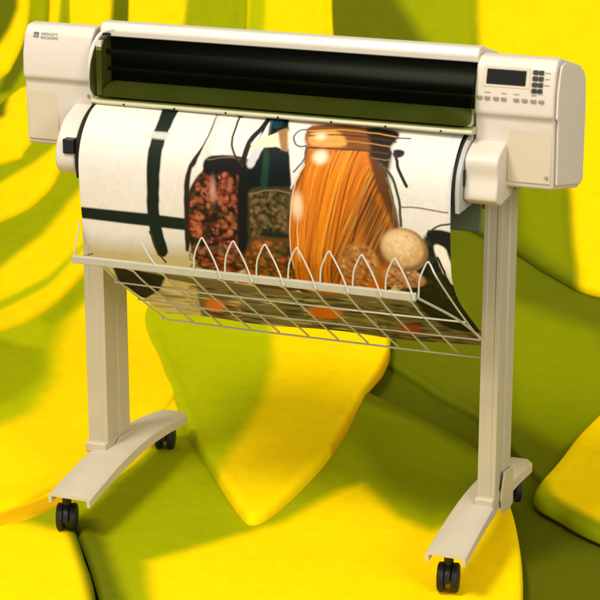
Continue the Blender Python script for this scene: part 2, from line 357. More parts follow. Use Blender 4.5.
def petal(name, label, h0, outline, base, shade_rim_areas, wav=1.0):
    loop = [(p.x, p.y) for p in smoothpath(outline, 14, True)]
    L = np.array(loop)
    seg = np.hypot(*(np.roll(L, -1, 0) - L).T); cum = np.concatenate([[0], np.cumsum(seg)])
    n = int(min(300, max(90, cum[-1] / 0.012))); LL = np.vstack([L, L[:1]]); tt = np.linspace(0, cum[-1], n, endpoint=False)
    L = np.stack([np.interp(tt, cum, LL[:, 0]), np.interp(tt, cum, LL[:, 1])], -1)
    # centroid by area
    x0, y0 = L[:, 0], L[:, 1]; x1, y1 = np.roll(x0, -1), np.roll(y0, -1)
    cr = x0 * y1 - x1 * y0; A = cr.sum() / 2
    c = np.array([((x0 + x1) * cr).sum() / (6 * A), ((y0 + y1) * cr).sum() / (6 * A)])
    if A < 0: L = L[::-1]
    rad = np.hypot(*(L - c).T).mean()
    m = max(40, int(rad / 0.008)); m = min(m, 90)
    edge = np.concatenate([np.linspace(0.02, 1 - 0.03 / rad, m), 1 - (0.03 / rad) * (1 - np.linspace(0, 1, 9)[1:])])
    thick = 0.03
    P = []; U = []
    seed = sum(map(ord, label)) % 97
    for q in edge:
        uv = c + (L - c) * q
        d = (1 - q) * rad
        rim = np.sqrt(np.clip(1 - (1 - min(d / 0.022, 1)) ** 2, 0, 1))
        x, y = uv[:, 0], uv[:, 1]
        w_ = (vnoise(x, y, 2.2, seed) - 0.5) * 0.005 * min(1, d / 0.12) * wav + (vnoise(x, y, 2.6, 11) - 0.5) * 0.04 * np.clip((y - 0.5) / 0.5, 0, 1)
        # a raised lip near the edge, then a shallow valley
        lip = 0.004 * math.exp(-((d - 0.045) / 0.03) ** 2)
        h = h0 - 0.022 * (1 - rim) + w_ + lip
        P.append(sweep(x, y, h)); U.append(uv)
    P.append(sweep(L[:, 0], L[:, 1], h - 0.006)); U.append(L)
    bedge = list(np.linspace(0.97, 0.02, 30))
    for q in bedge:      # underside follows the same bed
        uv = c + (L - c) * q; x, y = uv[:, 0], uv[:, 1]
        hb = h0 - thick + (vnoise(x, y, 2.6, 11) - 0.5) * 0.04 * np.clip((y - 0.5) / 0.5, 0, 1)
        P.append(sweep(x, y, hb)); U.append(uv)
    P = np.concatenate(P); U = np.concatenate(U)
    nr = len(edge) + 1 + len(bedge)
    F = [tuple(range(n))[::1]]
    for r_ in range(nr - 1):
        for k in range(n):
            l = (k + 1) % n
            F.append((r_ * n + k, (r_ + 1) * n + k, (r_ + 1) * n + l, r_ * n + l))
    F.append(tuple(range((nr - 1) * n, nr * n))[::-1])
    me = bpy.data.meshes.new(name); me.from_pydata(P.tolist(), [], F)
    bm = bmesh.new(); bm.from_mesh(me); bmesh.ops.recalc_face_normals(bm, faces=bm.faces)
    bm.to_mesh(me); bm.free()
    for p in me.polygons: p.use_smooth = True
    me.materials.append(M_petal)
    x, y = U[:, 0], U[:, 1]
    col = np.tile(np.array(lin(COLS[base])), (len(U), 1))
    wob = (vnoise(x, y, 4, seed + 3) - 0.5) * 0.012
    for key, soft, poly in shade_rim_areas:  # paint soft-edged shadow and rim areas into the petal colour
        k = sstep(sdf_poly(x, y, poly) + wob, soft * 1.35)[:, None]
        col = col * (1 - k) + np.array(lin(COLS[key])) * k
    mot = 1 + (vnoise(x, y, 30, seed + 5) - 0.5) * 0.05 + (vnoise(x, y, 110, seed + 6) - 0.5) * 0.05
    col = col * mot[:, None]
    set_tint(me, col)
    o = bpy.data.objects.new(name, me); COL.objects.link(o)
    o['label'] = label; o['category'] = 'petal'; o['group'] = 'giant overlapping petals behind and under the plotter'
    return o


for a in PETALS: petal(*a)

# ------------------------------------------------------------------ plotter
PR = thing('large_format_printer', 'cream wide format plotter on two wheeled legs with smoked lid', 'printer')


def end_profile():
    return [(-0.192, 0.908), (-0.197, 1.056), (-0.207, 1.066), (-0.205, 1.12), (-0.193, 1.165), (-0.178, 1.182), (-0.15, 1.184),
            (0.02, 1.138), (0.042, 1.115), (0.052, 1.05), (0.05, 0.868), (0.03, 0.862)]


bm = bmesh.new(); prism_x(bm, end_profile(), -0.592, -0.418)
lh = link('end_housing', bm, M_body, PR, bevel=0.007, angle=20)
bm = bmesh.new(); prism_x(bm, end_profile(), 0.482, 0.655)
ch = link('control_console', bm, M_body, PR, bevel=0.007, angle=20)
ch['label'] = 'right end housing with display and buttons'

# shallow face plates and panel lines on the two ends
bm = bmesh.new(); box(bm, 0.556, 0.650, -0.1962, -0.19, 0.920, 1.045)
link('access_panel', bm, M_panel, ch, bevel=0.002)
bm = bmesh.new(); box(bm, -0.586, -0.508, -0.1962, -0.19, 0.920, 1.047)
link('access_panel', bm, M_panel, lh, bevel=0.002)
# end cap of the console (its own moulding with a seam)
bm = bmesh.new(); prism_x(bm, [(y * 0.93 - 0.004, 1.02 + (z - 1.02) * 0.93) for y, z in end_profile()], 0.6555, 0.662)
link('end_cap', bm, M_side, ch, bevel=0.004)

# middle body: housing under/behind the lid
bm = bmesh.new()
prism_x(bm, [(-0.15, 1.0), (-0.15, 1.10), (-0.12, 1.17), (0.02, 1.137), (0.04, 1.11), (0.05, 1.05), (0.048, 0.87), (0.03, 0.866), (-0.12, 0.93)], -0.419, 0.483)
link('main_body', bm, M_body, PR, bevel=0.004)
# top rail
bm = bmesh.new()
prism_x(bm, [(-0.186, 1.167), (-0.188, 1.182), (-0.178, 1.197), (-0.155, 1.199), (-0.03, 1.164), (-0.04, 1.152), (-0.15, 1.168)], -0.402, 0.484)
link('top_rail', bm, M_rail, PR, bevel=0.004)
# front rail (paper exit lip)
bm = bmesh.new()
prism_x(bm, [(-0.222, 1.019), (-0.226, 1.023), (-0.222, 1.030), (-0.16, 1.034), (-0.16, 1.012)], -0.412, 0.484)
fr = link('front_rail', bm, M_lip, PR, bevel=0.002)
for k in range(7):
    x = -0.33 + k * 0.124
    bm = bmesh.new(); box(bm, x, x + 0.004, -0.2268, -0.222, 1.0215, 1.0255)
    link('rail_mark', bm, M_gap, fr)

# smoked lid: curved shell with rounded corners
def lid_y(z):
    t = (z - 1.034) / (1.168 - 1.034)
    return -0.226 - 0.016 * math.sin(math.pi * min(max(t, 0), 1) * 0.9) + 0.044 * t ** 1.8


def lid_shell(name, z0, z1, x0, x1, off, m, rc=0.0, nz=18, th=0.006, parent=PR):
    bm = bmesh.new(); rows = []
    for i in range(nz + 1):
        z = z0 + (z1 - z0) * i / nz
        ins = 0
        d = min(z - z0, z1 - z)
        if rc and d < rc: ins = rc - math.sqrt(max(rc * rc - (rc - d) ** 2, 0))
        nx = 24; y = lid_y(z) + off
        rows.append([(x0 + ins + (x1 - x0 - 2 * ins) * k / nx, y, z) for k in range(nx + 1)])
    fr_ = [[bm.verts.new(p) for p in r_] for r_ in rows]
    bk = [[bm.verts.new((p[0], p[1] + th, p[2])) for p in r_] for r_ in rows]
    for i in range(nz):
        for k in range(24):
            bm.faces.new((fr_[i][k], fr_[i][k + 1], fr_[i + 1][k + 1], fr_[i + 1][k]))
            bm.faces.new((bk[i][k], bk[i + 1][k], bk[i + 1][k + 1], bk[i][k + 1]))
    for i in range(nz):
        for k in (0, 24):
            bm.faces.new((fr_[i][k], fr_[i + 1][k], bk[i + 1][k], bk[i][k]))
    for i in (0, nz):
        for k in range(24):
            bm.faces.new((fr_[i][k], fr_[i][k + 1], bk[i][k + 1], bk[i][k]))
    return link(name, bm, m, parent)


lid = lid_shell('window_cover', 1.034, 1.168, -0.408, 0.484, 0, M_olive, rc=0.022)
# what shows through the smoked lid: dark interior, slide rods, pale print bed
bm = bmesh.new(); box(bm, -0.400, 0.481, -0.156, -0.151, 1.036, 1.164)
inn = link('dark_interior', bm, M_gapd, PR)
bm = bmesh.new(); prism_x(bm, [(-0.214, 1.036), (-0.212, 1.052), (-0.186, 1.060), (-0.157, 1.062), (-0.157, 1.036)], -0.385, 0.478)
link('print_bed', bm, M_bed, inn)
bm = bmesh.new(); tube(bm, [(-0.395, -0.176, 1.132), (0.478, -0.176, 1.132)], 0.006, 12); link('slide_rod', bm, M_steel, inn)
bm = bmesh.new(); tube(bm, [(-0.395, -0.172, 1.092), (0.478, -0.172, 1.092)], 0.004, 12); link('slide_rod', bm, M_steel, inn)
bm = bmesh.new(); box(bm, -0.404, -0.391, -0.205, -0.151, 1.037, 1.160)
link('end_wall', bm, M_rail, inn)
# cheek curve of the lid frame at the left end and seam marks
bm = bmesh.new()
tube(bm, smoothpath([(-0.416, -0.205, 1.045), (-0.4135, -0.222, 1.08), (-0.4115, -0.216, 1.13), (-0.405, -0.196, 1.163), (-0.39, -0.186, 1.178), (-0.365, -0.184, 1.184)], 6), 0.0045)
link('lid_seal', bm, M_rail, lid)
bm = bmesh.new(); box(bm, -0.398, -0.375, -0.1915, -0.186, 1.170, 1.176)
link('hinge', bm, M_gap, lid)

# paper guides (curved cheeks) on both sides of the paper
def cheek_profile(y1, ztop, zbot):
    p = [(-0.14, ztop + 0.03), (-0.205, ztop + 0.012)]
    q = smoothpath([(-0.205, ztop + 0.012), (-0.255, ztop - 0.012), (y1 + 0.008, ztop - 0.055), (y1, ztop - 0.095), (y1 + 0.012, zbot + 0.012), (y1 + 0.04, zbot)], 5)
    p += [(v.x, v.y) for v in q[1:]]
    p += [(-0.14, zbot + 0.006)]
    return p


bm = bmesh.new(); prism_x(bm, cheek_profile(-0.298, 0.995, 0.862), -0.468, -0.418)
ck1 = link('paper_guide', bm, M_rail, PR, bevel=0.006, angle=50)
bm = bmesh.new(); prism_x(bm, cheek_profile(-0.262, 0.99, 0.872), 0.479, 0.553)
ck2 = link('paper_guide', bm, M_body, PR, bevel=0.006, angle=50)
bm = bmesh.new(); box(bm, -0.445, -0.417, -0.3035, -0.27, 0.918, 0.952)
link('spindle_stop', bm, M_fork, ck1, bevel=0.003)
bm = bmesh.new(); box(bm, 0.456, 0.482, -0.262, -0.225, 0.915, 0.952)
link('spindle_stop', bm, M_fork, ck2, bevel=0.003)
# dark inner lip between paper and guides
for x0, x1, yo, mm in ((-0.4175, -0.403, -0.004, M_gap), (0.4635, 0.4685, 0.004, M_gap), (0.4690, 0.4785, 0.006, M_grey)):
    bm = bmesh.new()
    q = smoothpath([(-0.19, 1.018), (-0.245, 0.992), (-0.283, 0.95), (-0.292, 0.91), (-0.288, 0.862)], 6)
    pr = [(v.x + yo, v.y) for v in q] + [(-0.16, 0.862), (-0.16, 1.015)]
    prism_x(bm, pr, x0, x1)
    link('platen_edge', bm, mm, PR)
# platen under the paper
bm = bmesh.new()
q = smoothpath([(-0.19, 1.006), (-0.24, 0.98), (-0.27, 0.94), (-0.276, 0.90), (-0.25, 0.87)], 5)
prism_x(bm, [(v.x, v.y) for v in q] + [(-0.12, 0.872), (-0.12, 1.0)], -0.399, 0.462)
link('platen', bm, M_gap, PR)

bm = bmesh.new(); box(bm, 0.395, 0.474, -0.105, -0.095, 0.775, 0.875)  # shadowed inner panel, its shade put into the grey-green colour
link('inner_plate', bm, M_inner, PR, bevel=0.004)

# seams: thin dark reveal between housings and lid, screws on the housings
for x, z, par in ((-0.43, 1.03, lh), (0.642, 0.935, ch)):
    bm = bmesh.new()
    pts_ = [(x + 0.0035 * math.cos(a * math.pi / 8), z + 0.0035 * math.sin(a * math.pi / 8)) for a in range(16)]
    a_ = [bm.verts.new((p, -0.1992, q)) for p, q in pts_]; b_ = [bm.verts.new((p, -0.194, q)) for p, q in pts_]
    bm.faces.new(a_); bm.faces.new(b_[::-1])
    for k in range(16): bm.faces.new((a_[k], a_[(k + 1) % 16], b_[(k + 1) % 16], b_[k]))
    link('screw', bm, M_btn, par)

# console: display, buttons, printed captions
T = lambda z: -0.2052 + (0.0 if z < 1.12 else (z - 1.12) * 0.27)
bm = bmesh.new()
def tilt_box(bm, x0, x1, z0, z1, d=0.0035):
    v = [bm.verts.new((x, T(z) - dd, z)) for x in (x0, x1) for z in (z0, z1) for dd in (d, -0.004)]
    for f in ((0, 1, 3, 2), (4, 6, 7, 5), (0, 4, 5, 1), (2, 3, 7, 6), (0, 2, 6, 4), (1, 5, 7, 3)):
        bm.faces.new([v[i] for i in f])


tilt_box(bm, 0.500, 0.601, 1.123, 1.166, 0.0012); link('display_bezel', bm, M_panel, ch, bevel=0.001)
bm = bmesh.new(); tilt_box(bm, 0.507, 0.592, 1.129, 1.160, 0.003); dsp = link('display', bm, M_lcd, ch, bevel=0.001)
for k in range(4):
    for j in range(2):
        bm = bmesh.new(); z = 1.158 - k * 0.0125
        x = 0.606 + j * 0.0125
        tilt_box(bm, x, x + 0.0105, z - 0.004, z + 0.0045, 0.004)
        link('button', bm, M_btn_d if (j == 0 or k % 2) else M_btn_d, ch, bevel=0.001)
for k, x in enumerate((0.494, 0.511, 0.530, 0.547, 0.574, 0.592, 0.611, 0.628)):
    bm = bmesh.new(); z = 1.099
    tilt_box(bm, x - 0.0055, x + 0.0055, z - 0.0035, z + 0.0035, 0.004)
    link('button', bm, M_btn, ch, bevel=0.001)
for k, x in enumerate((0.511, 0.547, 0.574, 0.611)):
    bm = bmesh.new(); tilt_box(bm, x - 0.006, x + 0.006, 1.1095, 1.1115, 0.0008); link('caption', bm, M_btn, ch)
for k in range(3):
    bm = bmesh.new(); tilt_box(bm, 0.632, 0.643, 1.157 - k * 0.0125, 1.159 - k * 0.0125, 0.0008); link('caption', bm, M_btn, ch)

# maker's emblem and wordmark on the left end: small and grey
bm = bmesh.new(); tilt_box(bm, -0.567, -0.553, 1.1550, 1.1670, 0.001); eb = link('emblem', bm, M_print_blue, lh, bevel=0.002)


def text(body, x, z, size, m, parent, bold=0.0, name='lettering', yo=0.0012):
    c = bpy.data.curves.new(name, 'FONT'); c.body = body; c.size = size; c.extrude = 0.0004; c.offset = bold
    c.space_character = 1.12
    o = bpy.data.objects.new(name, c); COL.objects.link(o)
    dg = bpy.context.evaluated_depsgraph_get()
    me = bpy.data.meshes.new_from_object(o.evaluated_get(dg)); bpy.data.objects.remove(o)
    rot = Matrix.Rotation(math.radians(75), 4, 'X')
    me.transform(Matrix.Translation((x, T(z) - yo, z)) @ rot)
    me.materials.clear(); me.materials.append(m)
    o = bpy.data.objects.new(name, me); COL.objects.link(o); o.parent = parent
    return o


text('HEWLETT', -0.547, 1.1620, 0.0088, M_print_grey, lh, 0.0)
text('PACKARD', -0.547, 1.1535, 0.0088, M_print_grey, lh, 0.0)
text('hp', -0.5655, 1.1580, 0.0105, M_rail, eb, 0.0, yo=0.0026)

# ------------------------------------------------------------------ stand
def column(x0, x1, y0, y1, z0, z1):
    bm = bmesh.new(); xm = (x0 + x1) / 2; ym = (y0 + y1) / 2
    # flat front, ribbed inner/outer faces
    w4 = (x1 - x0) / 4
    prof = [(x0, y0), (x0 + w4, y0), (x0 + w4 + 0.002, y0 + 0.0015), (x1 - w4 - 0.002, y0 + 0.0015), (x1 - w4, y0), (x1, y0), (x1, y0 + 0.03), (x1 - 0.004, y0 + 0.034), (x1 - 0.004, ym + 0.006), (x1, ym + 0.01), (x1, y1), (x0, y1),
            (x0, ym), (x0 + 0.003, ym - 0.004), (x0 + 0.003, y0 + 0.034), (x0, y0 + 0.03)]
    prism_z(bm, prof, z0, z1)
    return bm


def foot_top(y, flip=1):
    t = (y + 0.345) / (0.70)
    return 0.111 + 0.036 * math.sin(math.pi * min(max(t, 0), 1)) - 0.028 * t


def foot(xc0, xc1, wd):
    bm = bmesh.new(); n = 28; rings = []
    for i in range(n + 1):
        t = i / n; y = -0.345 + 0.675 * t
        zt = foot_top(y); th = 0.024 + 0.006 * math.sin(math.pi * t)
        xc = xc0 + (xc1 - xc0) * t; hw = wd / 2 * (1.0 - 0.16 * t)
        if t > 0.93: hw *= math.sqrt(max(1 - ((t - 0.93) / 0.07) ** 2 * 0.55, 0.05))
        ring = [(xc - hw, zt - th), (xc - hw, zt - 0.006), (xc - hw + 0.008, zt), (xc + hw - 0.008, zt), (xc + hw, zt - 0.006), (xc + hw, zt - th),
                (xc + hw - 0.008, zt - th), (xc + hw - 0.008, zt - 0.008), (xc - hw + 0.008, zt - 0.008), (xc - hw + 0.008, zt - th)]
        rings.append([bm.verts.new((x, y, z)) for x, z in ring])
    for i in range(n):
        for k in range(10):
            l = (k + 1) % 10
            bm.faces.new((rings[i][k], rings[i][l], rings[i + 1][l], rings[i + 1][k]))
    bm.faces.new(rings[0]); bm.faces.new(rings[-1][::-1])
    return bm


LEGX = (-0.512, -0.460), (0.476, 0.518)
for side, (x0, x1) in enumerate(LEGX):
    bm = column(x0, x1, -0.088, 0.036, foot_top(-0.02) - 0.02, 0.93)
    lg = link('leg', bm, M_leg, PR, bevel=0.003)
    # bracket at the top
    bm = bmesh.new(); box(bm, x0 - 0.006, x1 + 0.007, -0.07, 0.045, 0.845, 0.905)
    br = link('bracket', bm, M_leg2, lg, bevel=0.004)
    for yy, zz in ((-0.02, 0.862), (0.02, 0.885)):
        bm = bmesh.new(); cyl_x(bm, (x1 + 0.008, yy, zz), 0.005, 0.004, 16)
        link('bolt', bm, M_btn, lg)
    # boot plate round the bottom of the leg
    bm = bmesh.new()
    zz = foot_top(-0.02)
    prism_x(bm, [(-0.03, zz + (0.06 if side else 0.012)), (0.04, zz + (0.05 if side else 0.006)), (0.045, zz - 0.045), (0.02, zz - 0.05), (-0.035, zz - 0.045), (-0.055, zz)], x1 + 0.001, x1 + 0.007)
    link('leg_plate', bm, M_leg2, lg, bevel=0.003)
    bm = bmesh.new(); box(bm, x0 - 0.004, x1 + 0.0005, -0.103, 0.05, zz - 0.012, zz + 0.016)
    link('leg_boot', bm, M_leg2, lg, bevel=0.006)

FX = (-0.436, -0.472, 0.108), (0.483, 0.462, 0.092)
CY = (-0.292, 0.29)
for xa, xb, wd in FX:
    link('foot', foot(xa, xb, wd), M_foot, PR)

# cross brace between the legs, high up at the back, hidden behind the paper
bm = bmesh.new(); box(bm, -0.461, 0.477, 0.0, 0.028, 0.80, 0.865)
link('cross_brace', bm, M_leg, PR, bevel=0.003)


def caster(x, y, z0, rz):
    zt = foot_top(y) - 0.012
    c = bpy.data.objects.new('caster', None); COL.objects.link(c); c.parent = PR; c.location = (x, y, 0)
    c.rotation_euler = (0, 0, rz)
    r = 0.033
    bm = bmesh.new()
    tube(bm, [(0, 0, z0 + 0.055), (0, 0, zt)], 0.011, 14)
    # hood: arched cover over the twin wheels
    hp = [(0.0 + (r + 0.001) * math.cos(a), z0 + r + (r + 0.001) * math.sin(a)) for a in [math.radians(v) for v in range(-10, 200, 14)]]
    hp += [(-r * 0.35, z0 + r * 0.9), (r * 0.35, z0 + r * 0.9)]
    prism_x(bm, hp, -0.006, 0.006)
    link('fork', bm, M_fork, c, bevel=0.001)
    for s in (-1, 1):
        bm = bmesh.new(); cyl_x(bm, (s * 0.0155, 0, z0 + r), r, 0.017)
        wl = link('wheel', bm, M_black, c)
        bm = bmesh.new(); cyl_x(bm, (s * 0.0235, 0, z0 + r), r * 0.5, 0.004, 24)
        link('hub_cap', bm, M_fork, wl)


caster(-0.47, CY[0], 0.0, 0.35); caster(-0.484, CY[1], -0.004, 0.25)
caster(0.475, CY[0], 0.0, 0.2); caster(0.452, CY[1], -0.012, 0.35)

# ------------------------------------------------------------------ paper
PROF = [(-0.19, 1.022), (-0.235, 1.005), (-0.275, 0.968), (-0.297, 0.92), (-0.3, 0.86), (-0.292, 0.78), (-0.275, 0.71), (-0.22, 0.645), (-0.1, 0.555), (0.03, 0.462)]
pf = smoothpath(PROF, 12)
pl = np.array([(p.x, p.y) for p in pf])
al = np.concatenate([[0], np.cumsum(np.hypot(*np.diff(pl, axis=0).T))])
XL, XR, VL = -0.400, 0.460, al[-1]


def sheet_pt(x, v):
    y = np.interp(v, al, pl[:, 0]); z = np.interp(v, al, pl[:, 1])
    k = np.clip((x - XL) / (XR - XL), 0, 1); d = np.clip((v - 0.33) / (VL - 0.33), 0, 1)
    y = y + (k - 0.5) * 0.03 + 0.003 * np.sin(x * 17 + v * 9) * np.clip(v / 0.1, 0, 1) * np.clip(v - 0.1, 0, 1) * 4
    xo = x + ((1 - k) * 0.050) * d
    z = z + (k - 0.5) * 0.0
    return xo, y, z


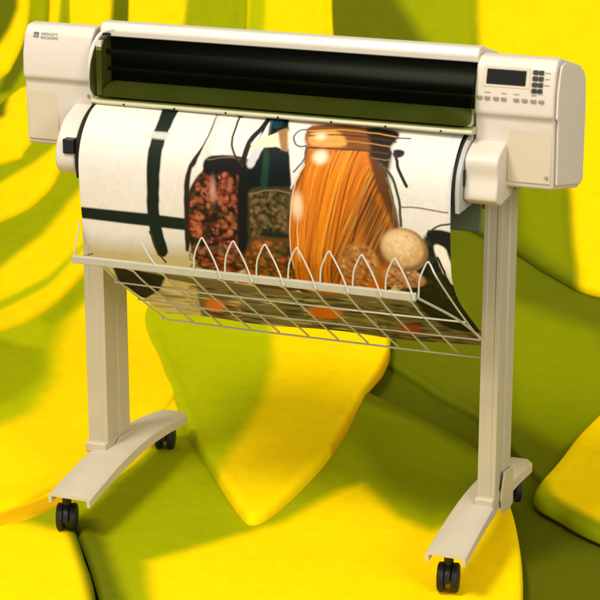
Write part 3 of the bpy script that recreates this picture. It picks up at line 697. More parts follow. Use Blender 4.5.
NX, NV = 700, 520
gx, gv = np.meshgrid(np.linspace(XL, XR, NX), np.linspace(0, VL, NV), indexing='ij')
px_, py_, pz_ = sheet_pt(gx, gv)
paper = np.array(lin((224, 215, 201)))
img = np.tile(paper, (NX, NV, 1))
ART = [
    ('P', (228, 214, 190), 0.015, [(-0.4365, 0.0015), (-0.3981, 0.0), (-0.4231, 0.4338), (-0.45, 0.4369)]),
    ('P', (208, 206, 204), 0.0075, [(0.4234, 0.0), (0.5062, 0.0), (0.51, 0.4568), (0.4658, 0.4016), (0.4542, 0.2744), (0.4504, 0.1226)]),
    ('P', (24, 34, 22), 0.0025, [(-0.2345, 0.0), (-0.2268, 0.0), (-0.2191, 0.0), (-0.2095, 0.0), (-0.2018, 0.0), (-0.1961, 0.0), (-0.1961, 0.0), (-0.1999, 0.0), (-0.198, 0.0184), (-0.1961, 0.0383), (-0.1961, 0.0521), (-0.1961, 0.0628), (-0.1961, 0.0736), (-0.198, 0.0828), (-0.198, 0.092), (-0.1999, 0.1012), (-0.1999, 0.1104), (-0.1999, 0.1196), (-0.2018, 0.1288), (-0.2018, 0.1395), (-0.2018, 0.1517), (-0.2018, 0.1671), (-0.2037, 0.1855), (-0.2037, 0.2054), (-0.2057, 0.2253), (-0.2057, 0.2422), (-0.2076, 0.256), (-0.2076, 0.2682), (-0.2076, 0.279), (-0.2076, 0.2897), (-0.2057, 0.302), (-0.2037, 0.3142), (-0.2018, 0.3296), (-0.1999, 0.3449), (-0.1999, 0.3587), (-0.2018, 0.3694), (-0.2076, 0.3786), (-0.2153, 0.3863), (-0.2211, 0.3878), (-0.2268, 0.3878), (-0.2307, 0.3832), (-0.2307, 0.3725), (-0.2307, 0.3587), (-0.2326, 0.3449), (-0.2326, 0.3296), (-0.2345, 0.3158), (-0.2345, 0.302), (-0.2345, 0.2882), (-0.2365, 0.2744), (-0.2365, 0.259), (-0.2365, 0.2452), (-0.2345, 0.2284), (-0.2345, 0.2115), (-0.2345, 0.1947), (-0.2345, 0.1793), (-0.2345, 0.1655), (-0.2345, 0.1517), (-0.2345, 0.141), (-0.2345, 0.1303), (-0.2326, 0.1196), (-0.2326, 0.1088), (-0.2326, 0.0981), (-0.2326, 0.0874), (-0.2307, 0.0782), (-0.2307, 0.0659), (-0.2307, 0.0552), (-0.2326, 0.0414), (-0.2365, 0.023), (-0.2422, 0.0031), (-0.2403, 0.0)]),
    ('P', (196, 192, 178), 0.0037, [(-0.2365, 0.0874), (-0.1903, 0.0874), (-0.1961, 0.1058), (-0.2365, 0.1042)]),  # gloss highlight of the paper, painted grey across the dark band
    ('P', (24, 34, 22), 0.0025, [(-0.4173, 0.2759), (-0.2384, 0.2759), (-0.1364, 0.2805), (-0.1383, 0.3096), (-0.2403, 0.3066), (-0.4211, 0.3035)]),
    ('L', (60, 52, 40), 0.005, [(-0.2345, 0.3204), (-0.2307, 0.3296), (-0.2288, 0.3433), (-0.2288, 0.3587), (-0.2268, 0.3725), (-0.2249, 0.3832), (-0.223, 0.3924), (-0.2211, 0.4001), (-0.2211, 0.4077)]),
    ('L', (54, 48, 38), 0.0045, [(-0.1037, 0.0), (-0.1056, 0.0), (-0.1056, 0.0107), (-0.1018, 0.0353), (-0.0999, 0.0552), (-0.0999, 0.072), (-0.1018, 0.0889), (-0.1056, 0.1042), (-0.1095, 0.118), (-0.1153, 0.1288), (-0.121, 0.138), (-0.1268, 0.1487), (-0.1326, 0.1594), (-0.1345, 0.1717), (-0.1364, 0.1839), (-0.1383, 0.1977), (-0.1383, 0.2131), (-0.1403, 0.233), (-0.1422, 0.2544), (-0.1441, 0.2759), (-0.146, 0.2958), (-0.148, 0.3142), (-0.148, 0.3326), (-0.1499, 0.3479), (-0.1518, 0.3587)]),
    ('P', (40, 34, 28), 0.0025, [(-0.1114, 0.115), (-0.1095, 0.1165), (-0.1095, 0.1226), (-0.1114, 0.1318), (-0.1153, 0.141), (-0.1172, 0.1487), (-0.1191, 0.1548), (-0.1229, 0.1594), (-0.1268, 0.164), (-0.1287, 0.1732), (-0.1306, 0.1855), (-0.1326, 0.2069), (-0.1326, 0.2361), (-0.1326, 0.2667), (-0.1345, 0.2974), (-0.1364, 0.3204), (-0.1403, 0.3357), (-0.146, 0.351), (-0.1518, 0.3617), (-0.1557, 0.3648), (-0.1576, 0.3602), (-0.1537, 0.3433), (-0.1518, 0.3173), (-0.1499, 0.2882), (-0.148, 0.2606), (-0.148, 0.2376), (-0.146, 0.2192), (-0.146, 0.2054), (-0.1441, 0.1916), (-0.1422, 0.1809), (-0.1383, 0.1686), (-0.1345, 0.1563), (-0.1268, 0.1426), (-0.1191, 0.1303), (-0.1133, 0.1196)]),
    ('P', (210, 204, 188), 0.005, [(-0.1037, 0.0), (-0.096, 0.0), (-0.0845, 0.0), (-0.0748, 0.0), (-0.0652, 0.0), (-0.0595, 0.0), (-0.0595, 0.0), (-0.0556, 0.0199), (-0.0518, 0.046), (-0.0498, 0.0674), (-0.0479, 0.0828), (-0.0441, 0.0966), (-0.0383, 0.1088), (-0.0325, 0.1211), (-0.0306, 0.1303), (-0.0325, 0.138), (-0.0402, 0.1441), (-0.0537, 0.1487), (-0.071, 0.1517), (-0.0845, 0.1533), (-0.096, 0.1517), (-0.1018, 0.1487), (-0.1037, 0.1426), (-0.1056, 0.1349), (-0.1056, 0.1257), (-0.1056, 0.1165), (-0.1037, 0.1073), (-0.1018, 0.0966), (-0.0999, 0.0858), (-0.0979, 0.0736), (-0.0979, 0.0598), (-0.0999, 0.046), (-0.1037, 0.0261), (-0.1095, 0.0046), (-0.1076, 0.0)]),
    ('P', (232, 222, 204), 0.005, [(-0.096, 0.0), (-0.0883, 0.0), (-0.0825, 0.0), (-0.0748, 0.0), (-0.0672, 0.0), (-0.0652, 0.0), (-0.0633, 0.0046), (-0.0575, 0.0337), (-0.0556, 0.0582), (-0.0556, 0.0782), (-0.0556, 0.0935), (-0.0537, 0.1058), (-0.0498, 0.115), (-0.0479, 0.1242), (-0.0479, 0.1303), (-0.0479, 0.1349), (-0.0537, 0.1395), (-0.0595, 0.141), (-0.0691, 0.1426), (-0.0748, 0.141), (-0.0806, 0.138), (-0.0825, 0.1318), (-0.0845, 0.1242), (-0.0845, 0.115), (-0.0845, 0.1042), (-0.0864, 0.092), (-0.0864, 0.0766), (-0.0883, 0.0567), (-0.0922, 0.0337), (-0.0979, 0.0077)]),
    ('P', (52, 28, 18), 0.003, [(-0.0922, 0.1426), (-0.0845, 0.1395), (-0.0748, 0.138), (-0.0633, 0.1364), (-0.0518, 0.1349), (-0.0421, 0.1349), (-0.0325, 0.1349), (-0.0229, 0.1364), (-0.0133, 0.138), (-0.0056, 0.141), (0.0021, 0.1441), (0.006, 0.1471), (0.0098, 0.1502), (0.0117, 0.1548), (0.0136, 0.1625), (0.0156, 0.1747), (0.0156, 0.1931), (0.0156, 0.2161), (0.0136, 0.2437), (0.0117, 0.2698), (0.0098, 0.2943), (0.0079, 0.3127), (0.0079, 0.3296), (0.006, 0.3464), (0.0021, 0.3617), (-0.0056, 0.3771), (-0.0171, 0.3909), (-0.0306, 0.4031), (-0.0479, 0.4169), (-0.0652, 0.4277), (-0.0806, 0.4338), (-0.096, 0.4399), (-0.1095, 0.4384), (-0.1229, 0.4369), (-0.1326, 0.4292), (-0.1383, 0.4185), (-0.1422, 0.4077), (-0.1441, 0.3955), (-0.1441, 0.3817), (-0.1441, 0.3679), (-0.1422, 0.3525), (-0.1422, 0.3372), (-0.1422, 0.3204), (-0.1441, 0.3035), (-0.1422, 0.2866), (-0.1422, 0.2713), (-0.1422, 0.259), (-0.1403, 0.2468), (-0.1383, 0.2361), (-0.1364, 0.2269), (-0.1345, 0.2177), (-0.1326, 0.21), (-0.1287, 0.2023), (-0.1249, 0.1962), (-0.121, 0.1901), (-0.1172, 0.1839), (-0.1133, 0.1793), (-0.1114, 0.1763), (-0.1076, 0.1732), (-0.1037, 0.1686), (-0.1018, 0.1655), (-0.0999, 0.1609), (-0.0999, 0.1563), (-0.0979, 0.1517), (-0.096, 0.1471)]),
    ('B', [(96, 40, 24), (196, 108, 72), (60, 66, 26), (30, 24, 16), (140, 62, 36), (44, 24, 18), (24, 18, 12), (170, 84, 52)], [(-0.0941, 0.1655), (0.0021, 0.1625), (-0.0075, 0.3771), (-0.0748, 0.4169), (-0.1306, 0.4093), (-0.1403, 0.3479), (-0.1364, 0.2636), (-0.1268, 0.2177), (-0.1133, 0.1885)], 900, 3, 0.002, 0.0065, 0.85),
    ('P', (24, 20, 16), 0.003, [(-0.096, 0.1395), (-0.0902, 0.1349), (-0.0806, 0.1318), (-0.0691, 0.1303), (-0.0575, 0.1288), (-0.0479, 0.1288), (-0.0364, 0.1288), (-0.0248, 0.1288), (-0.0133, 0.1303), (-0.0037, 0.1334), (0.004, 0.1349), (0.0117, 0.1395), (0.0156, 0.1426), (0.0175, 0.1471), (0.0194, 0.1517), (0.0194, 0.1563), (0.0175, 0.1594), (0.0117, 0.164), (0.0079, 0.1671), (0.0002, 0.1701), (-0.0056, 0.1717), (-0.0133, 0.1717), (-0.021, 0.1701), (-0.0306, 0.1686), (-0.0402, 0.1655), (-0.0479, 0.1655), (-0.0556, 0.1671), (-0.0614, 0.1701), (-0.0691, 0.1732), (-0.0748, 0.1763), (-0.0806, 0.1778), (-0.0845, 0.1778), (-0.0902, 0.1763), (-0.0941, 0.1747), (-0.096, 0.1732), (-0.0999, 0.1701), (-0.0999, 0.164), (-0.1018, 0.1579), (-0.1018, 0.1502), (-0.0999, 0.1441)]),
    ('L', (120, 104, 88), 0.002, [(-0.0922, 0.1426), (-0.0845, 0.141), (-0.0729, 0.138), (-0.0595, 0.1349), (-0.046, 0.1334), (-0.0325, 0.1334), (-0.0191, 0.1364), (-0.0056, 0.138), (0.004, 0.1395)]),
    ('P', (20, 20, 16), 0.005, [(-0.0171, 0.1502), (-0.0133, 0.1441), (-0.0056, 0.141), (0.0002, 0.1426), (0.0079, 0.1487), (0.0117, 0.1563), (0.0136, 0.1717), (0.0136, 0.1916), (0.0136, 0.2146), (0.0117, 0.2376), (0.0079, 0.259), (0.006, 0.2774), (0.004, 0.2943), (0.0021, 0.3112), (0.0002, 0.3265), (-0.0037, 0.3388), (-0.0094, 0.3495), (-0.0152, 0.3617), (-0.0229, 0.3709), (-0.0268, 0.374), (-0.0287, 0.3679), (-0.0287, 0.351), (-0.0268, 0.328), (-0.0268, 0.302), (-0.0248, 0.2744), (-0.0229, 0.2498), (-0.0229, 0.2269), (-0.021, 0.2039), (-0.0191, 0.1809), (-0.0191, 0.1625)]),
    ('E', (196, 140, 120), 0.0063, (-0.0787, 0.2085), 0.00625, 0.0225),
    ('L', (50, 44, 36), 0.0045, [(-0.0441, 0.0), (-0.0479, 0.0), (-0.0518, 0.0), (-0.0498, 0.023), (-0.0479, 0.0429), (-0.046, 0.0582), (-0.046, 0.0736), (-0.046, 0.0858), (-0.0441, 0.0981), (-0.0421, 0.1073), (-0.0383, 0.115), (-0.0344, 0.1226), (-0.0306, 0.1288), (-0.0248, 0.1364), (-0.0191, 0.141), (-0.0133, 0.1471), (-0.0094, 0.1502)]),
    ('P', (96, 84, 50), 0.003, [(-0.0787, 0.0), (-0.0729, 0.0), (-0.0614, 0.0), (-0.0498, 0.0), (-0.0383, 0.0), (-0.0325, 0.0), (-0.0306, 0.0), (-0.0306, 0.0), (-0.0325, 0.0), (-0.0344, 0.0015), (-0.0344, 0.0077), (-0.0364, 0.0138), (-0.0383, 0.0184), (-0.0421, 0.023), (-0.0441, 0.0276), (-0.0479, 0.0276), (-0.0518, 0.0261), (-0.0575, 0.0215), (-0.0633, 0.0153), (-0.0672, 0.0107), (-0.0729, 0.0031), (-0.0768, 0.0), (-0.0787, 0.0), (-0.0806, 0.0), (-0.0825, 0.0)]),
    ('L', (32, 30, 24), 0.0125, [(0.0233, 0.0), (0.0194, 0.0), (0.0175, 0.0092), (0.0175, 0.0322), (0.0156, 0.049), (0.0117, 0.0613), (0.006, 0.072), (0.0002, 0.0828), (-0.0037, 0.095), (-0.0056, 0.1073), (-0.0075, 0.1211), (-0.0094, 0.1334), (-0.0114, 0.141)]),
    ('L', (32, 30, 24), 0.004, [(0.0156, 0.0107), (0.0175, 0.0245), (0.0194, 0.0429), (0.0194, 0.0598), (0.0175, 0.072), (0.0156, 0.0828), (0.0117, 0.092), (0.006, 0.0981), (0.004, 0.1042)]),
    ('P', (200, 196, 194), 0.0037, [(0.006, 0.1134), (0.0079, 0.1042), (0.0098, 0.0935), (0.0136, 0.0828), (0.0156, 0.0751), (0.0175, 0.072), (0.0213, 0.0751), (0.0233, 0.0828), (0.0252, 0.092), (0.0271, 0.1027), (0.029, 0.1119), (0.029, 0.1196), (0.0271, 0.1272), (0.0252, 0.1349), (0.0233, 0.1426), (0.0194, 0.1471), (0.0156, 0.1502), (0.0117, 0.1517), (0.006, 0.1533), (0.0021, 0.1517), (0.0002, 0.1487), (-0.0017, 0.1441), (0.0002, 0.138), (0.0021, 0.1288), (0.004, 0.1211)]),
    ('P', (12, 20, 18), 0.0025, [(0.0117, 0.0), (0.0175, 0.0), (0.0271, 0.0), (0.0367, 0.0), (0.0464, 0.0), (0.054, 0.0), (0.056, 0.0), (0.0579, 0.0), (0.0579, 0.0), (0.0637, 0.0199), (0.0694, 0.0399), (0.0752, 0.0536), (0.0791, 0.0659), (0.0829, 0.0797), (0.0868, 0.092), (0.0887, 0.1058), (0.0944, 0.1226), (0.0983, 0.1426), (0.1021, 0.1625), (0.1041, 0.1809), (0.1002, 0.1931), (0.0944, 0.2008), (0.0848, 0.2023), (0.0733, 0.2039), (0.0617, 0.2023), (0.0502, 0.2023), (0.0387, 0.2023), (0.0271, 0.2039), (0.0156, 0.2039), (0.006, 0.2023), (-0.0017, 0.1993), (-0.0037, 0.1947), (-0.0017, 0.1885), (0.0002, 0.1809), (0.004, 0.1732), (0.0079, 0.1655), (0.0098, 0.1594), (0.0136, 0.1517), (0.0175, 0.1441), (0.0194, 0.1364), (0.0233, 0.1303), (0.0252, 0.1226), (0.0271, 0.115), (0.031, 0.1073), (0.0329, 0.0996), (0.0329, 0.092), (0.0329, 0.0828), (0.0329, 0.0736), (0.031, 0.0644), (0.029, 0.0536), (0.0271, 0.0414), (0.0213, 0.0245), (0.0117, 0.0031), (0.0098, 0.0), (0.0098, 0.0)]),
    ('P', (20, 52, 60), 0.0037, [(0.0136, 0.0), (0.0175, 0.0), (0.0252, 0.0), (0.031, 0.0), (0.0387, 0.0), (0.0425, 0.0), (0.0444, 0.0), (0.0444, 0.0), (0.0502, 0.0153), (0.054, 0.0337), (0.056, 0.0445), (0.054, 0.0506), (0.0502, 0.0536), (0.0444, 0.0536), (0.0387, 0.0521), (0.0329, 0.0475), (0.0271, 0.0368), (0.0194, 0.0184), (0.0117, 0.0), (0.0117, 0.0)]),
    ('L', (60, 92, 84), 0.003, [(0.0175, 0.0), (0.0175, 0.0), (0.0213, 0.0138), (0.029, 0.0368), (0.0329, 0.0536), (0.0348, 0.0659), (0.0348, 0.0766), (0.0329, 0.0858), (0.0329, 0.092)]),
    ('P', (26, 56, 36), 0.0037, [(0.0329, 0.115), (0.0348, 0.1088), (0.0367, 0.1058), (0.0406, 0.1058), (0.0425, 0.1088), (0.0444, 0.115), (0.0483, 0.1257), (0.0502, 0.1426), (0.0502, 0.1609), (0.0502, 0.1778), (0.0483, 0.1885), (0.0444, 0.1947), (0.0425, 0.1993), (0.0387, 0.1993), (0.0348, 0.1962), (0.0348, 0.1901), (0.0329, 0.1793), (0.0348, 0.1625), (0.0348, 0.1441), (0.0348, 0.1272)]),
    ('P', (226, 208, 170), 0.002, [(0.0021, 0.095), (0.004, 0.092), (0.0098, 0.0889), (0.0156, 0.0858), (0.0233, 0.0828), (0.029, 0.0782), (0.0387, 0.0736), (0.0483, 0.0674), (0.0579, 0.0598), (0.0656, 0.0552), (0.0733, 0.0552), (0.0791, 0.0628), (0.0848, 0.0751), (0.0868, 0.0874), (0.0887, 0.0996), (0.0868, 0.1058), (0.0848, 0.1088), (0.0791, 0.1073), (0.0733, 0.1058), (0.0656, 0.1027), (0.0579, 0.1012), (0.0502, 0.1027), (0.0387, 0.1042), (0.0271, 0.1058), (0.0175, 0.1073), (0.0098, 0.1073), (0.004, 0.1058), (0.0021, 0.1042), (0.0002, 0.1012), (0.0002, 0.0981)]),
    ('P', (150, 110, 66), 0.0037, [(0.0521, 0.0613), (0.0714, 0.049), (0.0887, 0.1104), (0.0714, 0.1073)]),
    ('P', (60, 52, 28), 0.0037, [(0.0079, 0.2008), (0.0156, 0.1962), (0.0252, 0.1931), (0.0367, 0.1916), (0.0483, 0.1916), (0.0598, 0.1901), (0.0694, 0.1885), (0.081, 0.1885), (0.0925, 0.187), (0.1002, 0.1885), (0.1079, 0.1931), (0.1118, 0.1993), (0.1137, 0.2085), (0.1137, 0.2192), (0.1137, 0.2299), (0.1137, 0.2422), (0.1156, 0.2544), (0.1175, 0.2682), (0.1175, 0.2836), (0.1156, 0.2974), (0.1118, 0.3066), (0.1041, 0.3127), (0.0925, 0.3173), (0.0791, 0.3204), (0.0675, 0.3204), (0.054, 0.3219), (0.0425, 0.3234), (0.031, 0.325), (0.0194, 0.325), (0.0098, 0.3234), (0.0021, 0.3188), (0.0002, 0.3081), (-0.0017, 0.2958), (0.0002, 0.2805), (0.0002, 0.2652), (0.0021, 0.2529), (0.0021, 0.2407), (0.0021, 0.2284), (0.0021, 0.2177), (0.004, 0.2085)]),
    ('B', [(40, 34, 22), (96, 84, 40), (136, 98, 58), (70, 62, 28), (120, 98, 60), (26, 24, 14)], [(0.0079, 0.2054), (0.106, 0.1977), (0.1098, 0.302), (0.006, 0.3127)], 520, 8, 0.0017, 0.005, 0.8),
    ('L', (120, 106, 76), 0.003, [(0.006, 0.21), (0.0156, 0.2085), (0.029, 0.2039), (0.0425, 0.1993), (0.0579, 0.1977), (0.0714, 0.1962), (0.0848, 0.1977), (0.0964, 0.1993), (0.106, 0.1993)]),
    ('P', (24, 34, 24), 0.0037, [(0.0367, 0.2958), (0.0464, 0.2928), (0.0579, 0.2928), (0.0733, 0.2912), (0.0887, 0.2928), (0.0983, 0.2943), (0.106, 0.2974), (0.1118, 0.302), (0.1156, 0.3081), (0.1156, 0.3127), (0.1137, 0.3158), (0.106, 0.3188), (0.0925, 0.3204), (0.0752, 0.3219), (0.0617, 0.3219), (0.0502, 0.3204), (0.0425, 0.3173), (0.0387, 0.3112), (0.0348, 0.305), (0.0348, 0.2989)]),
    ('P', (96, 60, 26), 0.005, [(0.0021, 0.3188), (0.0117, 0.3096), (0.0252, 0.3066), (0.0387, 0.305), (0.0521, 0.3066), (0.0656, 0.3066), (0.0771, 0.3066), (0.0906, 0.305), (0.1021, 0.305), (0.1118, 0.3081), (0.1195, 0.3158), (0.1252, 0.3311), (0.1272, 0.3541), (0.1233, 0.3847), (0.1118, 0.4215), (0.0964, 0.4552), (0.081, 0.4767), (0.0637, 0.489), (0.0464, 0.4951), (0.031, 0.4936), (0.0156, 0.4951), (0.0002, 0.4951), (-0.0152, 0.4936), (-0.0287, 0.4874), (-0.0364, 0.4736), (-0.0383, 0.4537), (-0.0306, 0.4215), (-0.021, 0.3863), (-0.0114, 0.3556), (-0.0037, 0.3326)]),
    ('B', [(60, 70, 28), (188, 100, 30), (216, 126, 40), (80, 90, 36), (40, 30, 18), (150, 70, 24)], [(-0.0017, 0.3188), (0.1252, 0.3142), (0.0887, 0.4782), (-0.0421, 0.4644)], 420, 12, 0.002, 0.0065, 0.8),
    ('B', [(160, 64, 38), (196, 116, 84), (70, 80, 40), (100, 50, 30), (40, 24, 16)], [(-0.1441, 0.3479), (-0.0037, 0.3326), (-0.046, 0.4752), (-0.1845, 0.4782)], 420, 17, 0.002, 0.007, 0.8),
    ('L', (86, 92, 104), 0.004, [(0.1272, 0.0506), (0.1214, 0.0506), (0.1137, 0.0506), (0.106, 0.0521), (0.1002, 0.0552), (0.0964, 0.0598), (0.0944, 0.0644), (0.0925, 0.0705), (0.0925, 0.0751), (0.0944, 0.0812), (0.0983, 0.0874), (0.1021, 0.092), (0.1079, 0.095), (0.1137, 0.0966), (0.1195, 0.095), (0.1252, 0.0935), (0.1291, 0.0935)]),
    ('L', (86, 88, 92), 0.004, [(0.1252, 0.0935), (0.1272, 0.0996), (0.1272, 0.1088), (0.1291, 0.118), (0.1272, 0.1257), (0.1233, 0.1334), (0.1175, 0.141), (0.1118, 0.1487), (0.1079, 0.1533)]),
    ('P', (66, 42, 18), 0.0025, [(0.1214, 0.0414), (0.1291, 0.0368), (0.1406, 0.0337), (0.1541, 0.0307), (0.1695, 0.0307), (0.1829, 0.0291), (0.1964, 0.0276), (0.2118, 0.0291), (0.2253, 0.0307), (0.2387, 0.0307), (0.2522, 0.0322), (0.2657, 0.0322), (0.2811, 0.0322), (0.2945, 0.0322), (0.3061, 0.0337), (0.3138, 0.0353), (0.3195, 0.0399), (0.3215, 0.0445), (0.3215, 0.0506), (0.3195, 0.0552), (0.3195, 0.0598), (0.3176, 0.0644), (0.3157, 0.0674), (0.3138, 0.072), (0.3118, 0.0751), (0.3118, 0.0797), (0.3118, 0.0828), (0.3138, 0.0874), (0.3176, 0.0904), (0.3195, 0.095), (0.3195, 0.0981), (0.3195, 0.1027), (0.3176, 0.1058), (0.3138, 0.1088), (0.3118, 0.1134), (0.3099, 0.118), (0.3118, 0.1242), (0.3138, 0.1303), (0.3157, 0.138), (0.3176, 0.1456), (0.3195, 0.1533), (0.3234, 0.1609), (0.3253, 0.1701), (0.3292, 0.1778), (0.333, 0.187), (0.3349, 0.1962), (0.3369, 0.2054), (0.3407, 0.2161), (0.3426, 0.2284), (0.3445, 0.2391), (0.3465, 0.2514), (0.3465, 0.2621), (0.3465, 0.2744), (0.3465, 0.2851), (0.3465, 0.2974), (0.3465, 0.3081), (0.3445, 0.3204), (0.3445, 0.3326), (0.3426, 0.3464), (0.3388, 0.3587), (0.3349, 0.3725), (0.3292, 0.3863), (0.3234, 0.4001), (0.3176, 0.4139), (0.3061, 0.4307), (0.2926, 0.4445), (0.2714, 0.4598), (0.2445, 0.4767), (0.2137, 0.4936), (0.1868, 0.5043), (0.1618, 0.512), (0.1406, 0.515), (0.1195, 0.515), (0.1021, 0.5104), (0.0887, 0.5028), (0.0791, 0.492), (0.0752, 0.4782), (0.0752, 0.4629), (0.0791, 0.4445), (0.0829, 0.4261), (0.0868, 0.4062), (0.0906, 0.3878), (0.0925, 0.3694), (0.0944, 0.351), (0.0944, 0.3357), (0.0944, 0.3204), (0.0944, 0.305), (0.0944, 0.2912), (0.0944, 0.2759), (0.0944, 0.2621), (0.0964, 0.2498), (0.0964, 0.2391), (0.0964, 0.2299), (0.0983, 0.2207), (0.0983, 0.2131), (0.1002, 0.2039), (0.1041, 0.1962), (0.106, 0.1885), (0.1098, 0.1809), (0.1137, 0.1732), (0.1156, 0.1655), (0.1195, 0.1594), (0.1214, 0.1517), (0.1252, 0.1456), (0.1272, 0.138), (0.1291, 0.1318), (0.1291, 0.1257), (0.1291, 0.1196), (0.1291, 0.1134), (0.1272, 0.1073), (0.1272, 0.1027), (0.1291, 0.0996), (0.1291, 0.0981), (0.131, 0.0966), (0.131, 0.095), (0.1329, 0.0935), (0.131, 0.0904), (0.1291, 0.0858), (0.1272, 0.0828), (0.1252, 0.0782), (0.1252, 0.0736), (0.1233, 0.0674), (0.1195, 0.0598), (0.1175, 0.0536), (0.1175, 0.046)]),
    ('P', (204, 108, 20), 0.0063, [(0.1329, 0.0782), (0.1425, 0.0736), (0.1579, 0.0705), (0.1753, 0.0674), (0.1926, 0.0659), (0.206, 0.0659), (0.2176, 0.0659), (0.2272, 0.0659), (0.2368, 0.0674), (0.2445, 0.0705), (0.2522, 0.0751), (0.258, 0.0812), (0.2637, 0.0889), (0.2676, 0.0966), (0.2695, 0.1058), (0.2734, 0.1134), (0.2791, 0.1226), (0.283, 0.1318), (0.2868, 0.141), (0.2907, 0.1502), (0.2945, 0.1594), (0.2984, 0.1686), (0.3041, 0.1778), (0.3099, 0.187), (0.3157, 0.1977), (0.3195, 0.2085), (0.3234, 0.2207), (0.3272, 0.233), (0.3292, 0.2483), (0.333, 0.2621), (0.3349, 0.2744), (0.3349, 0.2882), (0.3369, 0.3004), (0.3369, 0.3127), (0.3349, 0.325), (0.333, 0.3388), (0.3311, 0.3525), (0.3272, 0.3694), (0.3195, 0.3878), (0.3099, 0.4077), (0.2945, 0.4261), (0.2734, 0.4445), (0.2484, 0.4598), (0.2195, 0.4736), (0.1926, 0.4844), (0.1676, 0.4936), (0.1483, 0.4936), (0.1291, 0.492), (0.1118, 0.4874), (0.0983, 0.4798), (0.0906, 0.466), (0.0868, 0.4537), (0.0887, 0.4369), (0.0906, 0.4215), (0.0944, 0.4031), (0.0964, 0.3878), (0.0983, 0.3709), (0.1002, 0.3541), (0.1002, 0.3372), (0.1002, 0.3219), (0.1002, 0.3081), (0.1002, 0.2943), (0.1002, 0.2805), (0.1002, 0.2667), (0.1021, 0.2544), (0.1021, 0.2422), (0.1041, 0.2315), (0.106, 0.2207), (0.1098, 0.2115), (0.1118, 0.2023), (0.1156, 0.1916), (0.1175, 0.1824), (0.1214, 0.1732), (0.1252, 0.164), (0.1291, 0.1563), (0.131, 0.1471), (0.1329, 0.1395), (0.1329, 0.1303), (0.1329, 0.1226), (0.1329, 0.115), (0.1329, 0.1073), (0.131, 0.0996), (0.1291, 0.0935), (0.1272, 0.0874), (0.1272, 0.0828)]),
    ('P', (226, 122, 14), 0.0175, [(0.1541, 0.1242), (0.1656, 0.115), (0.181, 0.1088), (0.1983, 0.1058), (0.2157, 0.1073), (0.2291, 0.1134), (0.2387, 0.1242), (0.2445, 0.141), (0.2484, 0.1609), (0.2503, 0.1824), (0.2503, 0.2023), (0.2503, 0.2253), (0.2484, 0.2483), (0.2445, 0.2728), (0.2407, 0.2974), (0.2368, 0.3188), (0.2349, 0.3388), (0.231, 0.3587), (0.2253, 0.3801), (0.2176, 0.4001), (0.206, 0.4169), (0.1926, 0.4292), (0.1753, 0.4384), (0.1599, 0.4399), (0.1483, 0.4323), (0.1406, 0.42), (0.1387, 0.397), (0.1387, 0.3725), (0.1387, 0.3464), (0.1368, 0.325), (0.1348, 0.305), (0.1329, 0.2866), (0.1329, 0.2667), (0.1348, 0.2483), (0.1348, 0.2299), (0.1387, 0.2115), (0.1406, 0.1931), (0.1425, 0.1732), (0.1445, 0.1533), (0.1483, 0.1364)]),
    ('P', (120, 70, 24), 0.015, [(0.2734, 0.1916), (0.2791, 0.1885), (0.2849, 0.1901), (0.2945, 0.1947), (0.3022, 0.2023), (0.308, 0.2115), (0.3138, 0.2223), (0.3195, 0.2345), (0.3234, 0.2498), (0.3272, 0.2636), (0.3292, 0.2774), (0.3311, 0.2912), (0.3311, 0.305), (0.3311, 0.3188), (0.3311, 0.3296), (0.3272, 0.3388), (0.3195, 0.3464), (0.3118, 0.351), (0.3022, 0.3525), (0.2926, 0.3525), (0.2849, 0.3495), (0.2791, 0.3418), (0.2734, 0.3311), (0.2676, 0.3188), (0.2637, 0.305), (0.2618, 0.2882), (0.2618, 0.2698), (0.2637, 0.2468), (0.2657, 0.2238), (0.2695, 0.2039)]),
    ('S', [(232, 150, 40), (190, 96, 16), (120, 62, 16), (236, 140, 26), (84, 46, 16), (170, 84, 14), (226, 124, 20)], [(0.1368, 0.1027), (0.2484, 0.0935), (0.283, 0.1349), (0.3215, 0.2085), (0.3388, 0.2866), (0.3292, 0.3587), (0.2888, 0.4369), (0.0829, 0.4675), (0.0983, 0.3633), (0.1175, 0.2253)], 80, 5, (0.2291, 0.0889), (0.1329, 0.4706), 0.075, 0.0032500000000000003),
    ('S', [(230, 140, 40), (190, 96, 16), (150, 84, 20), (216, 116, 20)], [(0.1368, 0.1027), (0.2137, 0.095), (0.2041, 0.4552), (0.0829, 0.4675), (0.0983, 0.3633), (0.1175, 0.2253)], 30, 15, (0.1637, 0.0996), (0.1079, 0.4752), 0.035, 0.003),
    ('S', [(90, 52, 18), (190, 120, 44), (50, 32, 16), (206, 136, 56), (60, 36, 16)], [(0.2291, 0.0935), (0.2868, 0.1395), (0.3311, 0.2299), (0.3369, 0.3096), (0.3003, 0.4338), (0.1541, 0.466), (0.2253, 0.2498)], 46, 6, (0.3099, 0.1456), (0.1695, 0.4614), 0.055, 0.003),
    ('P', (120, 70, 28), 0.005, [(0.1175, 0.0445), (0.1252, 0.0383), (0.1387, 0.0353), (0.1541, 0.0337), (0.1695, 0.0337), (0.1849, 0.0337), (0.1983, 0.0307), (0.2137, 0.0291), (0.2291, 0.0291), (0.2426, 0.0307), (0.2541, 0.0353), (0.2637, 0.046), (0.2714, 0.0582), (0.2753, 0.072), (0.2772, 0.0828), (0.2734, 0.0904), (0.2657, 0.0935), (0.2522, 0.095), (0.2349, 0.095), (0.2176, 0.095), (0.2022, 0.0935), (0.1868, 0.095), (0.1714, 0.0966), (0.1541, 0.0966), (0.1406, 0.0966), (0.1291, 0.0935), (0.1233, 0.0874), (0.1175, 0.0766), (0.1156, 0.0659), (0.1156, 0.0536)]),
